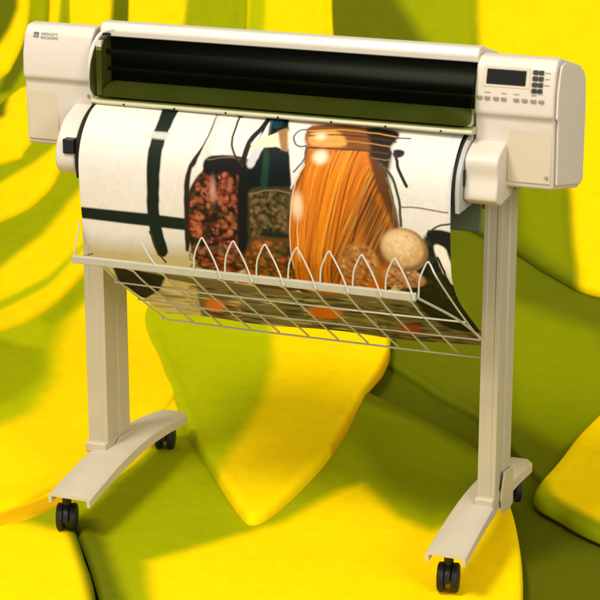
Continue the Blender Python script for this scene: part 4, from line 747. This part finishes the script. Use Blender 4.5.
    ('P', (222, 150, 70), 0.0063, [(0.1291, 0.0582), (0.1368, 0.0552), (0.1483, 0.0506), (0.1618, 0.049), (0.1753, 0.0475), (0.1868, 0.0506), (0.1945, 0.0552), (0.2041, 0.0628), (0.2099, 0.072), (0.2137, 0.0797), (0.2118, 0.0858), (0.2022, 0.0889), (0.1868, 0.092), (0.1676, 0.0935), (0.1502, 0.0935), (0.1387, 0.092), (0.131, 0.0874), (0.1272, 0.0812), (0.1252, 0.072), (0.1252, 0.0644)]),
    ('P', (34, 24, 14), 0.0075, [(0.2464, 0.0291), (0.2561, 0.0261), (0.2695, 0.0245), (0.2868, 0.0276), (0.3022, 0.0307), (0.3138, 0.0353), (0.3195, 0.0399), (0.3215, 0.046), (0.3215, 0.0521), (0.3215, 0.0582), (0.3195, 0.0628), (0.3195, 0.0674), (0.3176, 0.0705), (0.3157, 0.0736), (0.3138, 0.0782), (0.3138, 0.0812), (0.3157, 0.0858), (0.3157, 0.0904), (0.3195, 0.095), (0.3195, 0.0996), (0.3215, 0.1058), (0.3215, 0.1119), (0.3215, 0.1196), (0.3215, 0.1272), (0.3195, 0.1334), (0.3176, 0.1364), (0.3157, 0.138), (0.3118, 0.1364), (0.308, 0.1334), (0.3022, 0.1288), (0.2984, 0.1257), (0.2945, 0.1211), (0.2888, 0.1165), (0.2849, 0.1104), (0.2791, 0.1058), (0.2753, 0.0996), (0.2734, 0.095), (0.2714, 0.0889), (0.2676, 0.0828), (0.2657, 0.0766), (0.2637, 0.0705), (0.2599, 0.0628), (0.2541, 0.0536), (0.2484, 0.0445), (0.2445, 0.0353)]),
    ('P', (92, 54, 20), 0.0088, [(0.2791, 0.1134), (0.283, 0.1119), (0.2907, 0.115), (0.3022, 0.1211), (0.3118, 0.1288), (0.3176, 0.1364), (0.3215, 0.1456), (0.3234, 0.1548), (0.3253, 0.1655), (0.3253, 0.1763), (0.3253, 0.1885), (0.3292, 0.1993), (0.333, 0.2131), (0.3349, 0.2269), (0.3388, 0.2376), (0.3388, 0.2452), (0.3369, 0.2468), (0.3349, 0.2452), (0.3311, 0.2407), (0.3253, 0.2345), (0.3215, 0.2284), (0.3176, 0.2207), (0.3138, 0.21), (0.308, 0.1993), (0.3041, 0.1885), (0.2984, 0.1763), (0.2945, 0.164), (0.2888, 0.1487), (0.283, 0.1334), (0.2791, 0.1211)]),
    ('L', (196, 90, 60), 0.004, [(0.1214, 0.0368), (0.131, 0.0353), (0.1425, 0.0322), (0.156, 0.0291), (0.1695, 0.0276), (0.1849, 0.0261), (0.2022, 0.0261), (0.2176, 0.0276), (0.2291, 0.0276)]),
    ('L', (212, 150, 80), 0.003, [(0.1214, 0.0536), (0.1329, 0.0521), (0.1502, 0.049), (0.1695, 0.046), (0.1887, 0.0429), (0.206, 0.0429), (0.2253, 0.0429), (0.2445, 0.0445), (0.2618, 0.046), (0.2772, 0.046), (0.2945, 0.049), (0.308, 0.0506), (0.3176, 0.0521)]),
    ('L', (70, 44, 20), 0.0035, [(0.1252, 0.0674), (0.1368, 0.0659), (0.1541, 0.0628), (0.1733, 0.0598), (0.1926, 0.0582), (0.2118, 0.0582), (0.2291, 0.0582), (0.2484, 0.0582), (0.2657, 0.0598), (0.2811, 0.0613), (0.2984, 0.0628), (0.3118, 0.0644), (0.3215, 0.0659)]),
    ('L', (190, 130, 66), 0.0025, [(0.1272, 0.0812), (0.1387, 0.0797), (0.1579, 0.0782), (0.1772, 0.0751), (0.1983, 0.0751), (0.2157, 0.0736), (0.2349, 0.0736), (0.2541, 0.0751), (0.2695, 0.0751), (0.283, 0.0766), (0.2945, 0.0782), (0.3041, 0.0782), (0.3118, 0.0797)]),
    ('L', (80, 48, 20), 0.004, [(0.1291, 0.0981), (0.1406, 0.0966), (0.1599, 0.0966), (0.1791, 0.095), (0.1983, 0.095), (0.2157, 0.095), (0.231, 0.0935), (0.2464, 0.0935), (0.2618, 0.0935), (0.2753, 0.095), (0.2907, 0.095), (0.3022, 0.0966), (0.3099, 0.0966)]),
    ('L', (150, 110, 60), 0.002, [(0.2772, 0.1088), (0.283, 0.1104), (0.2907, 0.1104), (0.2984, 0.1104), (0.3061, 0.1119), (0.3099, 0.1119), (0.3138, 0.1104), (0.3157, 0.1104), (0.3176, 0.1104)]),
    ('E', (246, 214, 164), 0.009, (0.1522, 0.0674), 0.01125, 0.00875),
    ('E', (248, 224, 184), 0.01, (0.1637, 0.1165), 0.015, 0.01375),
    ('E', (236, 204, 160), 0.0088, (0.1175, 0.2269), 0.0125, 0.0275),
    ('L', (240, 196, 140), 0.0025, [(0.131, 0.1349), (0.1291, 0.141), (0.1233, 0.1517), (0.1195, 0.1625), (0.1137, 0.1747), (0.1118, 0.1855), (0.1079, 0.1977), (0.106, 0.2115), (0.1041, 0.2269), (0.1021, 0.2452), (0.1002, 0.2667), (0.0983, 0.2882), (0.0983, 0.3081), (0.0983, 0.328), (0.0983, 0.3479), (0.0983, 0.3663), (0.0964, 0.3817)]),
    ('L', (150, 110, 60), 0.0023, [(0.3234, 0.1747), (0.3272, 0.1839), (0.3311, 0.1993), (0.3369, 0.2146), (0.3388, 0.2315), (0.3426, 0.2468), (0.3426, 0.2636), (0.3445, 0.2805), (0.3445, 0.2974), (0.3426, 0.3142), (0.3407, 0.3311), (0.3388, 0.3464), (0.3369, 0.3587)]),
    ('L', (246, 200, 130), 0.002, [(0.1233, 0.2131), (0.1233, 0.2253), (0.1195, 0.2437), (0.1175, 0.2636), (0.1156, 0.2836), (0.1156, 0.302), (0.1156, 0.3234), (0.1156, 0.3418), (0.1156, 0.3556)]),
    ('L', (44, 42, 32), 0.0035, [(0.3176, 0.0552), (0.3503, 0.0536)]),
    ('P', (34, 30, 24), 0.0025, [(0.3215, 0.0858), (0.3253, 0.0858), (0.3292, 0.0843), (0.3349, 0.0843), (0.3407, 0.0858), (0.3445, 0.0874), (0.3465, 0.0889), (0.3465, 0.092), (0.3465, 0.0966), (0.3445, 0.0996), (0.3426, 0.1012), (0.3407, 0.1027), (0.3369, 0.1042), (0.333, 0.1042), (0.3292, 0.1042), (0.3253, 0.1027), (0.3234, 0.1012), (0.3215, 0.0966), (0.3215, 0.0935), (0.3215, 0.0889)]),
    ('L', (40, 38, 30), 0.007, [(0.3292, 0.0996), (0.3311, 0.1058), (0.3349, 0.1134), (0.3369, 0.1226), (0.3407, 0.1303), (0.3465, 0.1395), (0.3522, 0.1487), (0.358, 0.1579), (0.3619, 0.164)]),
    ('L', (70, 70, 52), 0.006, [(0.2984, 0.1211), (0.3041, 0.1257), (0.3118, 0.1318), (0.3215, 0.1395), (0.3292, 0.1487), (0.3349, 0.1594), (0.3388, 0.1701), (0.3426, 0.1824), (0.3465, 0.1947), (0.3484, 0.21), (0.3484, 0.2269), (0.3503, 0.2422), (0.3503, 0.2529)]),
    ('L', (90, 96, 70), 0.004, [(0.3157, 0.1502), (0.3176, 0.1563), (0.3234, 0.164), (0.3272, 0.1747), (0.3311, 0.187), (0.333, 0.2039), (0.333, 0.2223), (0.3349, 0.2407), (0.3349, 0.2544)]),
    ('L', (120, 72, 56), 0.003, [(0.3522, 0.21), (0.3599, 0.21), (0.3696, 0.2085), (0.3811, 0.2085), (0.3926, 0.2085), (0.408, 0.21), (0.4254, 0.2115), (0.4427, 0.2131), (0.4542, 0.2131)]),
    ('P', (26, 28, 20), 0.005, [(0.4023, 0.2698), (0.4715, 0.2636), (0.51, 0.3985), (0.4811, 0.7633), (0.333, 0.7649), (0.3022, 0.4629), (0.3849, 0.3525)]),
    ('B', [(14, 18, 12), (40, 52, 28), (60, 66, 40), (20, 22, 16)], [(0.4023, 0.2698), (0.4734, 0.2713), (0.51, 0.3985), (0.4734, 0.7526), (0.333, 0.7649), (0.3215, 0.4583)], 420, 61, 0.0025, 0.008, 0.8),
    ('P', (238, 228, 208), 0.003, [(0.4234, 0.2912), (0.4254, 0.2882), (0.4311, 0.2866), (0.4369, 0.2882), (0.4446, 0.2912), (0.4504, 0.2974), (0.4542, 0.3096), (0.46, 0.3265), (0.4658, 0.3464), (0.4677, 0.3663), (0.4677, 0.3801), (0.4658, 0.3863), (0.4619, 0.3863), (0.4581, 0.3832), (0.4542, 0.3771), (0.4504, 0.3709), (0.4484, 0.3648), (0.4446, 0.3587), (0.4407, 0.351), (0.4388, 0.3433), (0.435, 0.3357), (0.433, 0.3265), (0.4292, 0.3158), (0.4254, 0.3066), (0.4234, 0.2974)]),
    ('P', (26, 28, 22), 0.0025, [(0.41, 0.256), (0.4177, 0.2544), (0.4292, 0.2529), (0.4407, 0.2529), (0.4523, 0.2544), (0.46, 0.256), (0.4638, 0.2575), (0.4658, 0.2621), (0.4638, 0.2682), (0.4619, 0.2728), (0.46, 0.2759), (0.4523, 0.279), (0.4427, 0.2805), (0.4311, 0.2836), (0.4215, 0.2836), (0.4138, 0.282), (0.41, 0.279), (0.408, 0.2728), (0.4061, 0.2667), (0.408, 0.2606)]),
    ('L', (40, 44, 34), 0.004, [(0.4138, 0.2606), (0.4177, 0.2575), (0.4215, 0.2529), (0.4273, 0.2483), (0.433, 0.2452), (0.4388, 0.2422), (0.4465, 0.2407), (0.4542, 0.2391), (0.46, 0.2376)]),
    ('L', (30, 32, 24), 0.0055, [(0.4311, 0.3173), (0.435, 0.325), (0.4388, 0.3357), (0.4446, 0.3479), (0.4465, 0.3602), (0.4504, 0.3725), (0.4523, 0.3863), (0.4523, 0.4001), (0.4523, 0.4123)]),
    ('E', (176, 118, 54), 0.004, (0.2522, 0.3571), 0.0475, 0.055),
    ('B', [(206, 150, 84), (150, 92, 44), (226, 176, 110), (110, 64, 26)], [(0.2195, 0.3158), (0.2618, 0.3004), (0.2907, 0.3234), (0.2888, 0.3771), (0.2464, 0.4369), (0.206, 0.4353), (0.206, 0.3679)], 220, 23, 0.0017, 0.0055, 0.65),
    ('E', (196, 140, 96), 0.0037, (0.3484, 0.3801), 0.05, 0.03),
    ('B', [(222, 170, 130), (160, 92, 56), (236, 196, 156), (120, 70, 36)], [(0.3099, 0.3679), (0.3542, 0.3479), (0.3907, 0.3617), (0.383, 0.4001), (0.3388, 0.4261), (0.3041, 0.4154)], 150, 27, 0.0017, 0.0047, 0.7),
    ('E', (140, 98, 56), 0.003, (0.3561, 0.3081), 0.05375, 0.05125),
    ('E', (204, 160, 104), 0.0063, (0.3522, 0.3035), 0.0475, 0.04375),
    ('E', (236, 204, 152), 0.015, (0.3465, 0.2928), 0.0325, 0.025),
    ('B', [(240, 208, 156), (206, 160, 104), (180, 130, 78)], [(0.3157, 0.3066), (0.3292, 0.2774), (0.3561, 0.2636), (0.3869, 0.2744), (0.3984, 0.3035), (0.3907, 0.3311), (0.3522, 0.3541), (0.3215, 0.3403)], 160, 25, 0.0015, 0.004, 0.35),
    ('P', (120, 114, 100), 0.0075, [(-0.3788, 0.4506), (0.0733, 0.4936), (0.3676, 0.466), (0.51, 0.6285), (0.485, 0.7649), (-0.4077, 0.7649)]),
    ('P', (226, 216, 196), 0.005, [(-0.3981, 0.4369), (-0.198, 0.5196), (-0.3019, 0.7649), (-0.4346, 0.7649)]),
    ('B', [(226, 216, 196), (180, 168, 146), (120, 108, 90)], [(-0.3384, 0.5227), (-0.2037, 0.5319), (-0.3096, 0.7649), (-0.425, 0.7649)], 60, 31, 0.0037, 0.01, 0.6, 4),
    ('P', (24, 24, 16), 0.0037, [(-0.3692, 0.4399), (-0.2538, 0.4813), (-0.3192, 0.584), (-0.3904, 0.6545), (-0.425, 0.6101)]),
    ('B', [(50, 38, 28), (226, 214, 192), (196, 100, 46), (40, 30, 22), (120, 84, 60), (90, 66, 46), (170, 150, 124)], [(-0.2191, 0.5227), (-0.0748, 0.5319), (-0.1749, 0.7649), (-0.3307, 0.7649)], 90, 33, 0.0037, 0.0112, 0.9, 3),
    ('P', (228, 128, 44), 0.0075, [(-0.2191, 0.63), (-0.2095, 0.6239), (-0.1961, 0.6162), (-0.1845, 0.6147), (-0.1768, 0.6177), (-0.171, 0.6208), (-0.1749, 0.633), (-0.1826, 0.6514), (-0.1922, 0.6698), (-0.2037, 0.6882), (-0.2134, 0.7005), (-0.2249, 0.7112), (-0.2345, 0.7143), (-0.2461, 0.7174), (-0.2538, 0.7158), (-0.2557, 0.7082), (-0.2538, 0.6974), (-0.248, 0.6806), (-0.2384, 0.6606), (-0.2268, 0.6407)]),
    ('B', [(50, 52, 46), (150, 154, 150), (214, 214, 206), (90, 94, 88), (20, 20, 16), (120, 124, 118)], [(-0.0864, 0.5227), (0.0887, 0.5288), (-0.0037, 0.7649), (-0.1845, 0.7649)], 110, 35, 0.003, 0.009, 0.9, 4),
    ('B', [(28, 30, 22), (150, 148, 132), (80, 82, 66), (40, 42, 32), (200, 196, 180), (96, 60, 36)], [(0.0733, 0.5196), (0.2695, 0.5074), (0.1964, 0.7649), (-0.0191, 0.7649)], 120, 36, 0.003, 0.0085, 0.9, 4.5),
    ('P', (214, 116, 30), 0.0063, [(0.056, 0.6039), (0.0637, 0.5993), (0.0714, 0.5963), (0.081, 0.5947), (0.0906, 0.5932), (0.0983, 0.5947), (0.106, 0.5963), (0.1137, 0.6009), (0.1214, 0.6039), (0.1272, 0.6101), (0.1291, 0.6162), (0.1291, 0.6223), (0.1252, 0.633), (0.1175, 0.6453), (0.1098, 0.656), (0.1021, 0.6652), (0.0944, 0.6698), (0.0848, 0.6729), (0.0752, 0.6744), (0.0656, 0.676), (0.0579, 0.676), (0.0521, 0.6729), (0.0464, 0.6698), (0.0425, 0.6637), (0.0387, 0.6591), (0.0387, 0.6499), (0.0387, 0.6422), (0.0406, 0.633), (0.0444, 0.6223), (0.0502, 0.6116)]),
    ('B', [(18, 26, 14), (60, 80, 36), (16, 18, 12), (110, 118, 84), (120, 64, 40), (40, 50, 26), (28, 26, 20)], [(0.2484, 0.5135), (0.383, 0.4966), (0.51, 0.6285), (0.485, 0.7649), (0.1753, 0.7649)], 160, 37, 0.003, 0.0085, 0.9, 3.2),
    ('P', (18, 22, 18), 0.0075, [(0.358, 0.4292), (0.3676, 0.4246), (0.383, 0.4215), (0.4003, 0.4231), (0.4196, 0.4277), (0.433, 0.4414), (0.4446, 0.466), (0.4542, 0.5089), (0.4619, 0.5579), (0.4638, 0.607), (0.4619, 0.6407), (0.4523, 0.6591), (0.4388, 0.6637), (0.4196, 0.6637), (0.4042, 0.653), (0.3907, 0.6422), (0.3811, 0.6285), (0.3734, 0.6085), (0.3657, 0.5886), (0.3599, 0.5656), (0.3561, 0.5426), (0.3542, 0.515), (0.3522, 0.4874), (0.3522, 0.4614), (0.3522, 0.443)]),
    ('P', (150, 66, 42), 0.01, [(0.2676, 0.6484), (0.2753, 0.6422), (0.2868, 0.6376), (0.2984, 0.6361), (0.308, 0.6376), (0.3157, 0.6392), (0.3176, 0.6484), (0.3157, 0.6652), (0.3118, 0.6836), (0.308, 0.6974), (0.3022, 0.7082), (0.2965, 0.7112), (0.2868, 0.7128), (0.2753, 0.7143), (0.2676, 0.7082), (0.2618, 0.7036), (0.258, 0.6974), (0.258, 0.6836), (0.2599, 0.6698), (0.2637, 0.656)]),
]


def mix(k, c):
    global img
    img = img * (1 - k[..., None]) + c * k[..., None]


for op in ART:
    kind = op[0]
    if kind == 'P':
        _, c, soft, pts = op
        mix(sstep(sdf_poly(gx, gv, pts), soft), np.array(lin(c)))
    elif kind == 'L':
        _, c, wd, pts = op
        mix(sstep(sd_line(gx, gv, pts) - wd / 2, 0.0012), np.array(lin(c)))
    elif kind == 'E':
        _, c, soft, (cx, cy), rx, ry = op
        dd = (np.hypot((gx - cx) / rx, (gv - cy) / ry) - 1) * min(rx, ry)
        mix(sstep(dd, soft), np.array(lin(c)))
    elif kind == 'B':   # many small soft dabs inside an area
        _, cs, clip, n_, seed, r0, r1, op_ = op[:8]; asp = op[8] if len(op) > 8 else 1.5
        rr = random.Random(seed); k0 = sstep(sdf_poly(gx, gv, clip), 0.004)
        xs_ = [p[0] for p in clip]; vs_ = [p[1] for p in clip]
        for q_ in range(n_):
            cx = rr.uniform(min(xs_), max(xs_)); cy = rr.uniform(min(vs_), max(vs_)); rad = rr.uniform(r0, r1)
            i0 = max(0, int((cx - 1.5 * asp * rad - XL) / (XR - XL) * NX)); i1 = min(NX, int((cx + 1.5 * asp * rad - XL) / (XR - XL) * NX) + 2)
            j0 = max(0, int((cy - 1.5 * asp * rad) / VL * NV)); j1 = min(NV, int((cy + 1.5 * asp * rad) / VL * NV) + 2)
            if i1 <= i0 or j1 <= j0: continue
            X_ = gx[i0:i1, j0:j1] - cx; Y_ = gv[i0:i1, j0:j1] - cy
            th_ = rr.uniform(0, 3.14) if asp < 2 else rr.uniform(-0.15, 0.15); a_ = X_ * math.cos(th_) + Y_ * math.sin(th_); b_ = -X_ * math.sin(th_) + Y_ * math.cos(th_)
            dd = (np.hypot(a_ / asp, b_) - rad)
            k = sstep(dd, rad * 0.5) * k0[i0:i1, j0:j1] * rr.uniform(op_ * 0.5, op_)
            img[i0:i1, j0:j1] = img[i0:i1, j0:j1] * (1 - k[..., None]) + np.array(lin(rr.choice(cs))) * k[..., None]
    elif kind == 'N':   # mottled area: blend of several colours by noise
        _, cs, soft, scale, seed, pts = op
        k = sstep(sdf_poly(gx, gv, pts), soft)
        n1 = 0.6 * vnoise(gx, gv, scale, seed) + 0.4 * vnoise(gx, gv, scale * 2.3, seed + 1)
        n1 = np.clip((n1 - 0.25) / 0.5, 0, 0.999) * (len(cs) - 1)
        cc = np.array([lin(c) for c in cs]); i0 = n1.astype(int); fr_ = (n1 - i0)[..., None]
        fr_ = fr_ * fr_ * (3 - 2 * fr_)
        colr = cc[i0] * (1 - fr_) + cc[np.minimum(i0 + 1, len(cs) - 1)] * fr_
        img = img * (1 - k[..., None]) + colr * k[..., None]
    elif kind == 'S':   # long strands crossing an area
        _, cs, clip, n_, seed, (ax, ay), (bx, by), spread, wd = op
        rr = random.Random(seed); k0 = sstep(sdf_poly(gx, gv, clip), 0.002)
        for q in range(n_):
            o1 = rr.uniform(-spread, spread); o2 = o1 * rr.uniform(0.5, 1.1) + rr.uniform(-0.02, 0.02)
            dx, dy = bx - ax, by - ay; L_ = math.hypot(dx, dy); nx_, ny_ = -dy / L_, dx / L_
            d = sd_line(gx, gv, [(ax + nx_ * o1, ay + ny_ * o1), (bx + nx_ * o2, by + ny_ * o2)])
            k = sstep(d - wd * rr.uniform(0.5, 1.3) / 2, 0.001) * k0 * rr.uniform(0.35, 0.8)
            mix(k, np.array(lin(rr.choice(cs))))
grain = 1 + (vnoise(gx, gv, 400, 9) - 0.5) * 0.10 + (vnoise(gx, gv, 130, 19) - 0.5) * 0.05
img = np.clip(img * grain[..., None], 0, 1)
P = np.stack([px_, py_, pz_], -1).reshape(-1, 3)
i, j = np.meshgrid(np.arange(NX - 1), np.arange(NV - 1), indexing='ij')
q = np.stack([i * NV + j, i * NV + j + 1, (i + 1) * NV + j + 1, (i + 1) * NV + j], -1).reshape(-1, 4)
me = bpy.data.meshes.new('printed_sheet')
me.vertices.add(len(P)); me.vertices.foreach_set('co', P.astype(np.float32).ravel())
me.loops.add(q.size); me.loops.foreach_set('vertex_index', q.ravel().astype(np.int32))
me.polygons.add(len(q)); me.polygons.foreach_set('loop_start', (np.arange(len(q)) * 4).astype(np.int32))
me.polygons.foreach_set('loop_total', np.full(len(q), 4, np.int32))
me.polygons.foreach_set('use_smooth', np.ones(len(q), bool))
me.update(calc_edges=True); me.validate()
set_tint(me, img.reshape(-1, 3))
me.materials.append(vmat('printed_paper', 0.6, 0.12, 0.03, 60))
sh = bpy.data.objects.new('printed_sheet', me); COL.objects.link(sh)
sol = sh.modifiers.new('thickness', 'SOLIDIFY'); sol.thickness = 0.0006; sol.offset = 1
sh['label'] = 'long printed sheet showing an orange pasta jar, hanging from the plotter into its wire basket'
sh['category'] = 'print'

# ------------------------------------------------------------------ wire basket
BK = bpy.data.objects.new('media_basket', None); COL.objects.link(BK); BK.parent = PR
bm = bmesh.new()
YB, ZB = -0.330, 0.684
prism_x(bm, [(YB - 0.004, ZB - 0.010), (YB - 0.004, ZB + 0.007), (YB + 0.004, ZB + 0.009), (YB + 0.009, ZB + 0.003), (YB + 0.006, ZB - 0.009)], -0.415, 0.402)
link('front_bar', bm, M_bar, BK, bevel=0.002)


def below(v, off=0.016):
    """a point just in front of the sheet at length v"""
    y = np.interp(v, al, pl[:, 0]); z = np.interp(v, al, pl[:, 1])
    y2 = np.interp(v + 0.01, al, pl[:, 0]); z2 = np.interp(v + 0.01, al, pl[:, 1])
    t = Vector((y2 - y, z2 - z)); t = t.normalized() if t.length > 1e-6 else Vector((0.75, -0.66))
    n = Vector((t.y, -t.x))
    if n.x > 0: n = -n
    return float(y + n.x * off), float(z + n.y * off)


vb = float(np.interp(-ZB, -pl[:, 1], al))
NR = 11
rod_x = [-0.385 + 0.0745 * k for k in range(NR)]
bmw = []
for k, x in enumerate(rod_x):
    bm = bmesh.new()
    pts = [(x, YB, ZB)]
    for t in np.linspace(0.12, 1.0, 8):
        v = vb + (VL - vb) * t
        y, z = below(v - 0.002)
        pts.append((x + 0.03 * t, y, z))
    e = Vector(pts[-1]) - Vector(pts[-2]); pts.append(tuple(Vector(pts[-1]) + e.normalized() * 0.010))
    tube(bm, pts, 0.0023, 8)
    link('rod', bm, M_wire, BK)
# cross wires
for t, x0, x1, r in ((0.30, -0.379, 0.469, 0.0022), (0.62, -0.368, 0.475, 0.0020), (1.0, -0.357, 0.483, 0.0024)):
    y, z = below(vb + (VL - vb) * t, 0.021)
    bm = bmesh.new(); tube(bm, [(x0, y, z), (x0 * .5, y, z - 0.002), (x1 * .5, y, z - 0.002), (x1, y, z)], r, 8)
    link('cross_wire', bm, M_wire, BK)
# upright loops along the bar
for k in range(8):
    x = -0.092 + 0.0745 * k
    bm = bmesh.new(); h = 0.080
    pts = [(x - 0.022, YB - 0.002, ZB), (x - 0.020, YB - 0.002, ZB + h * 0.5), (x - 0.010, YB, ZB + h * 0.86), (x - 0.003, YB, ZB + h), (x + 0.003, YB, ZB + h * 0.92),
           (x + 0.024, YB - 0.003, ZB + h * 0.5), (x + 0.046, YB - 0.008, ZB - 0.004)]
    if k == 7:
        ya, za = below(vb + (VL - vb) * 0.35, 0.017); yb_, zb_ = below(VL, 0.017)
        pts = pts[:-1] + [(x + 0.040, ya, za), (x + 0.052, yb_, zb_)]
    tube(bm, smoothpath(pts, 6), 0.0020, 8)
    link('wire_loop', bm, M_wire, BK)
# two bent wires at the plain white end
bm = bmesh.new()
tube(bm, smoothpath([(-0.412, YB, ZB), (-0.405, YB + 0.004, ZB + 0.04), (-0.398, YB + 0.01, ZB + 0.088)], 6), 0.0018)
link('end_wire', bm, M_wire, BK)
bm = bmesh.new()
tube(bm, smoothpath([(-0.20, YB - 0.002, ZB), (-0.225, YB - 0.002, ZB + 0.03), (-0.25, YB, ZB + 0.075)], 6), 0.002)
link('end_wire', bm, M_wire, BK)
# side arms back to the legs
for x, xe in ((-0.413, -0.459), (0.400, 0.475)):
    bm = bmesh.new()
    tube(bm, smoothpath([(x, YB, ZB), (x * 1.01, -0.20, ZB - 0.02), (xe, -0.05, ZB - 0.055)], 6) if x < 0 else
         smoothpath([(x, YB, ZB), (0.46, -0.22, ZB - 0.075), (xe, -0.08, ZB - 0.16)], 6), 0.0028)
    link('support_arm', bm, M_bar, BK)
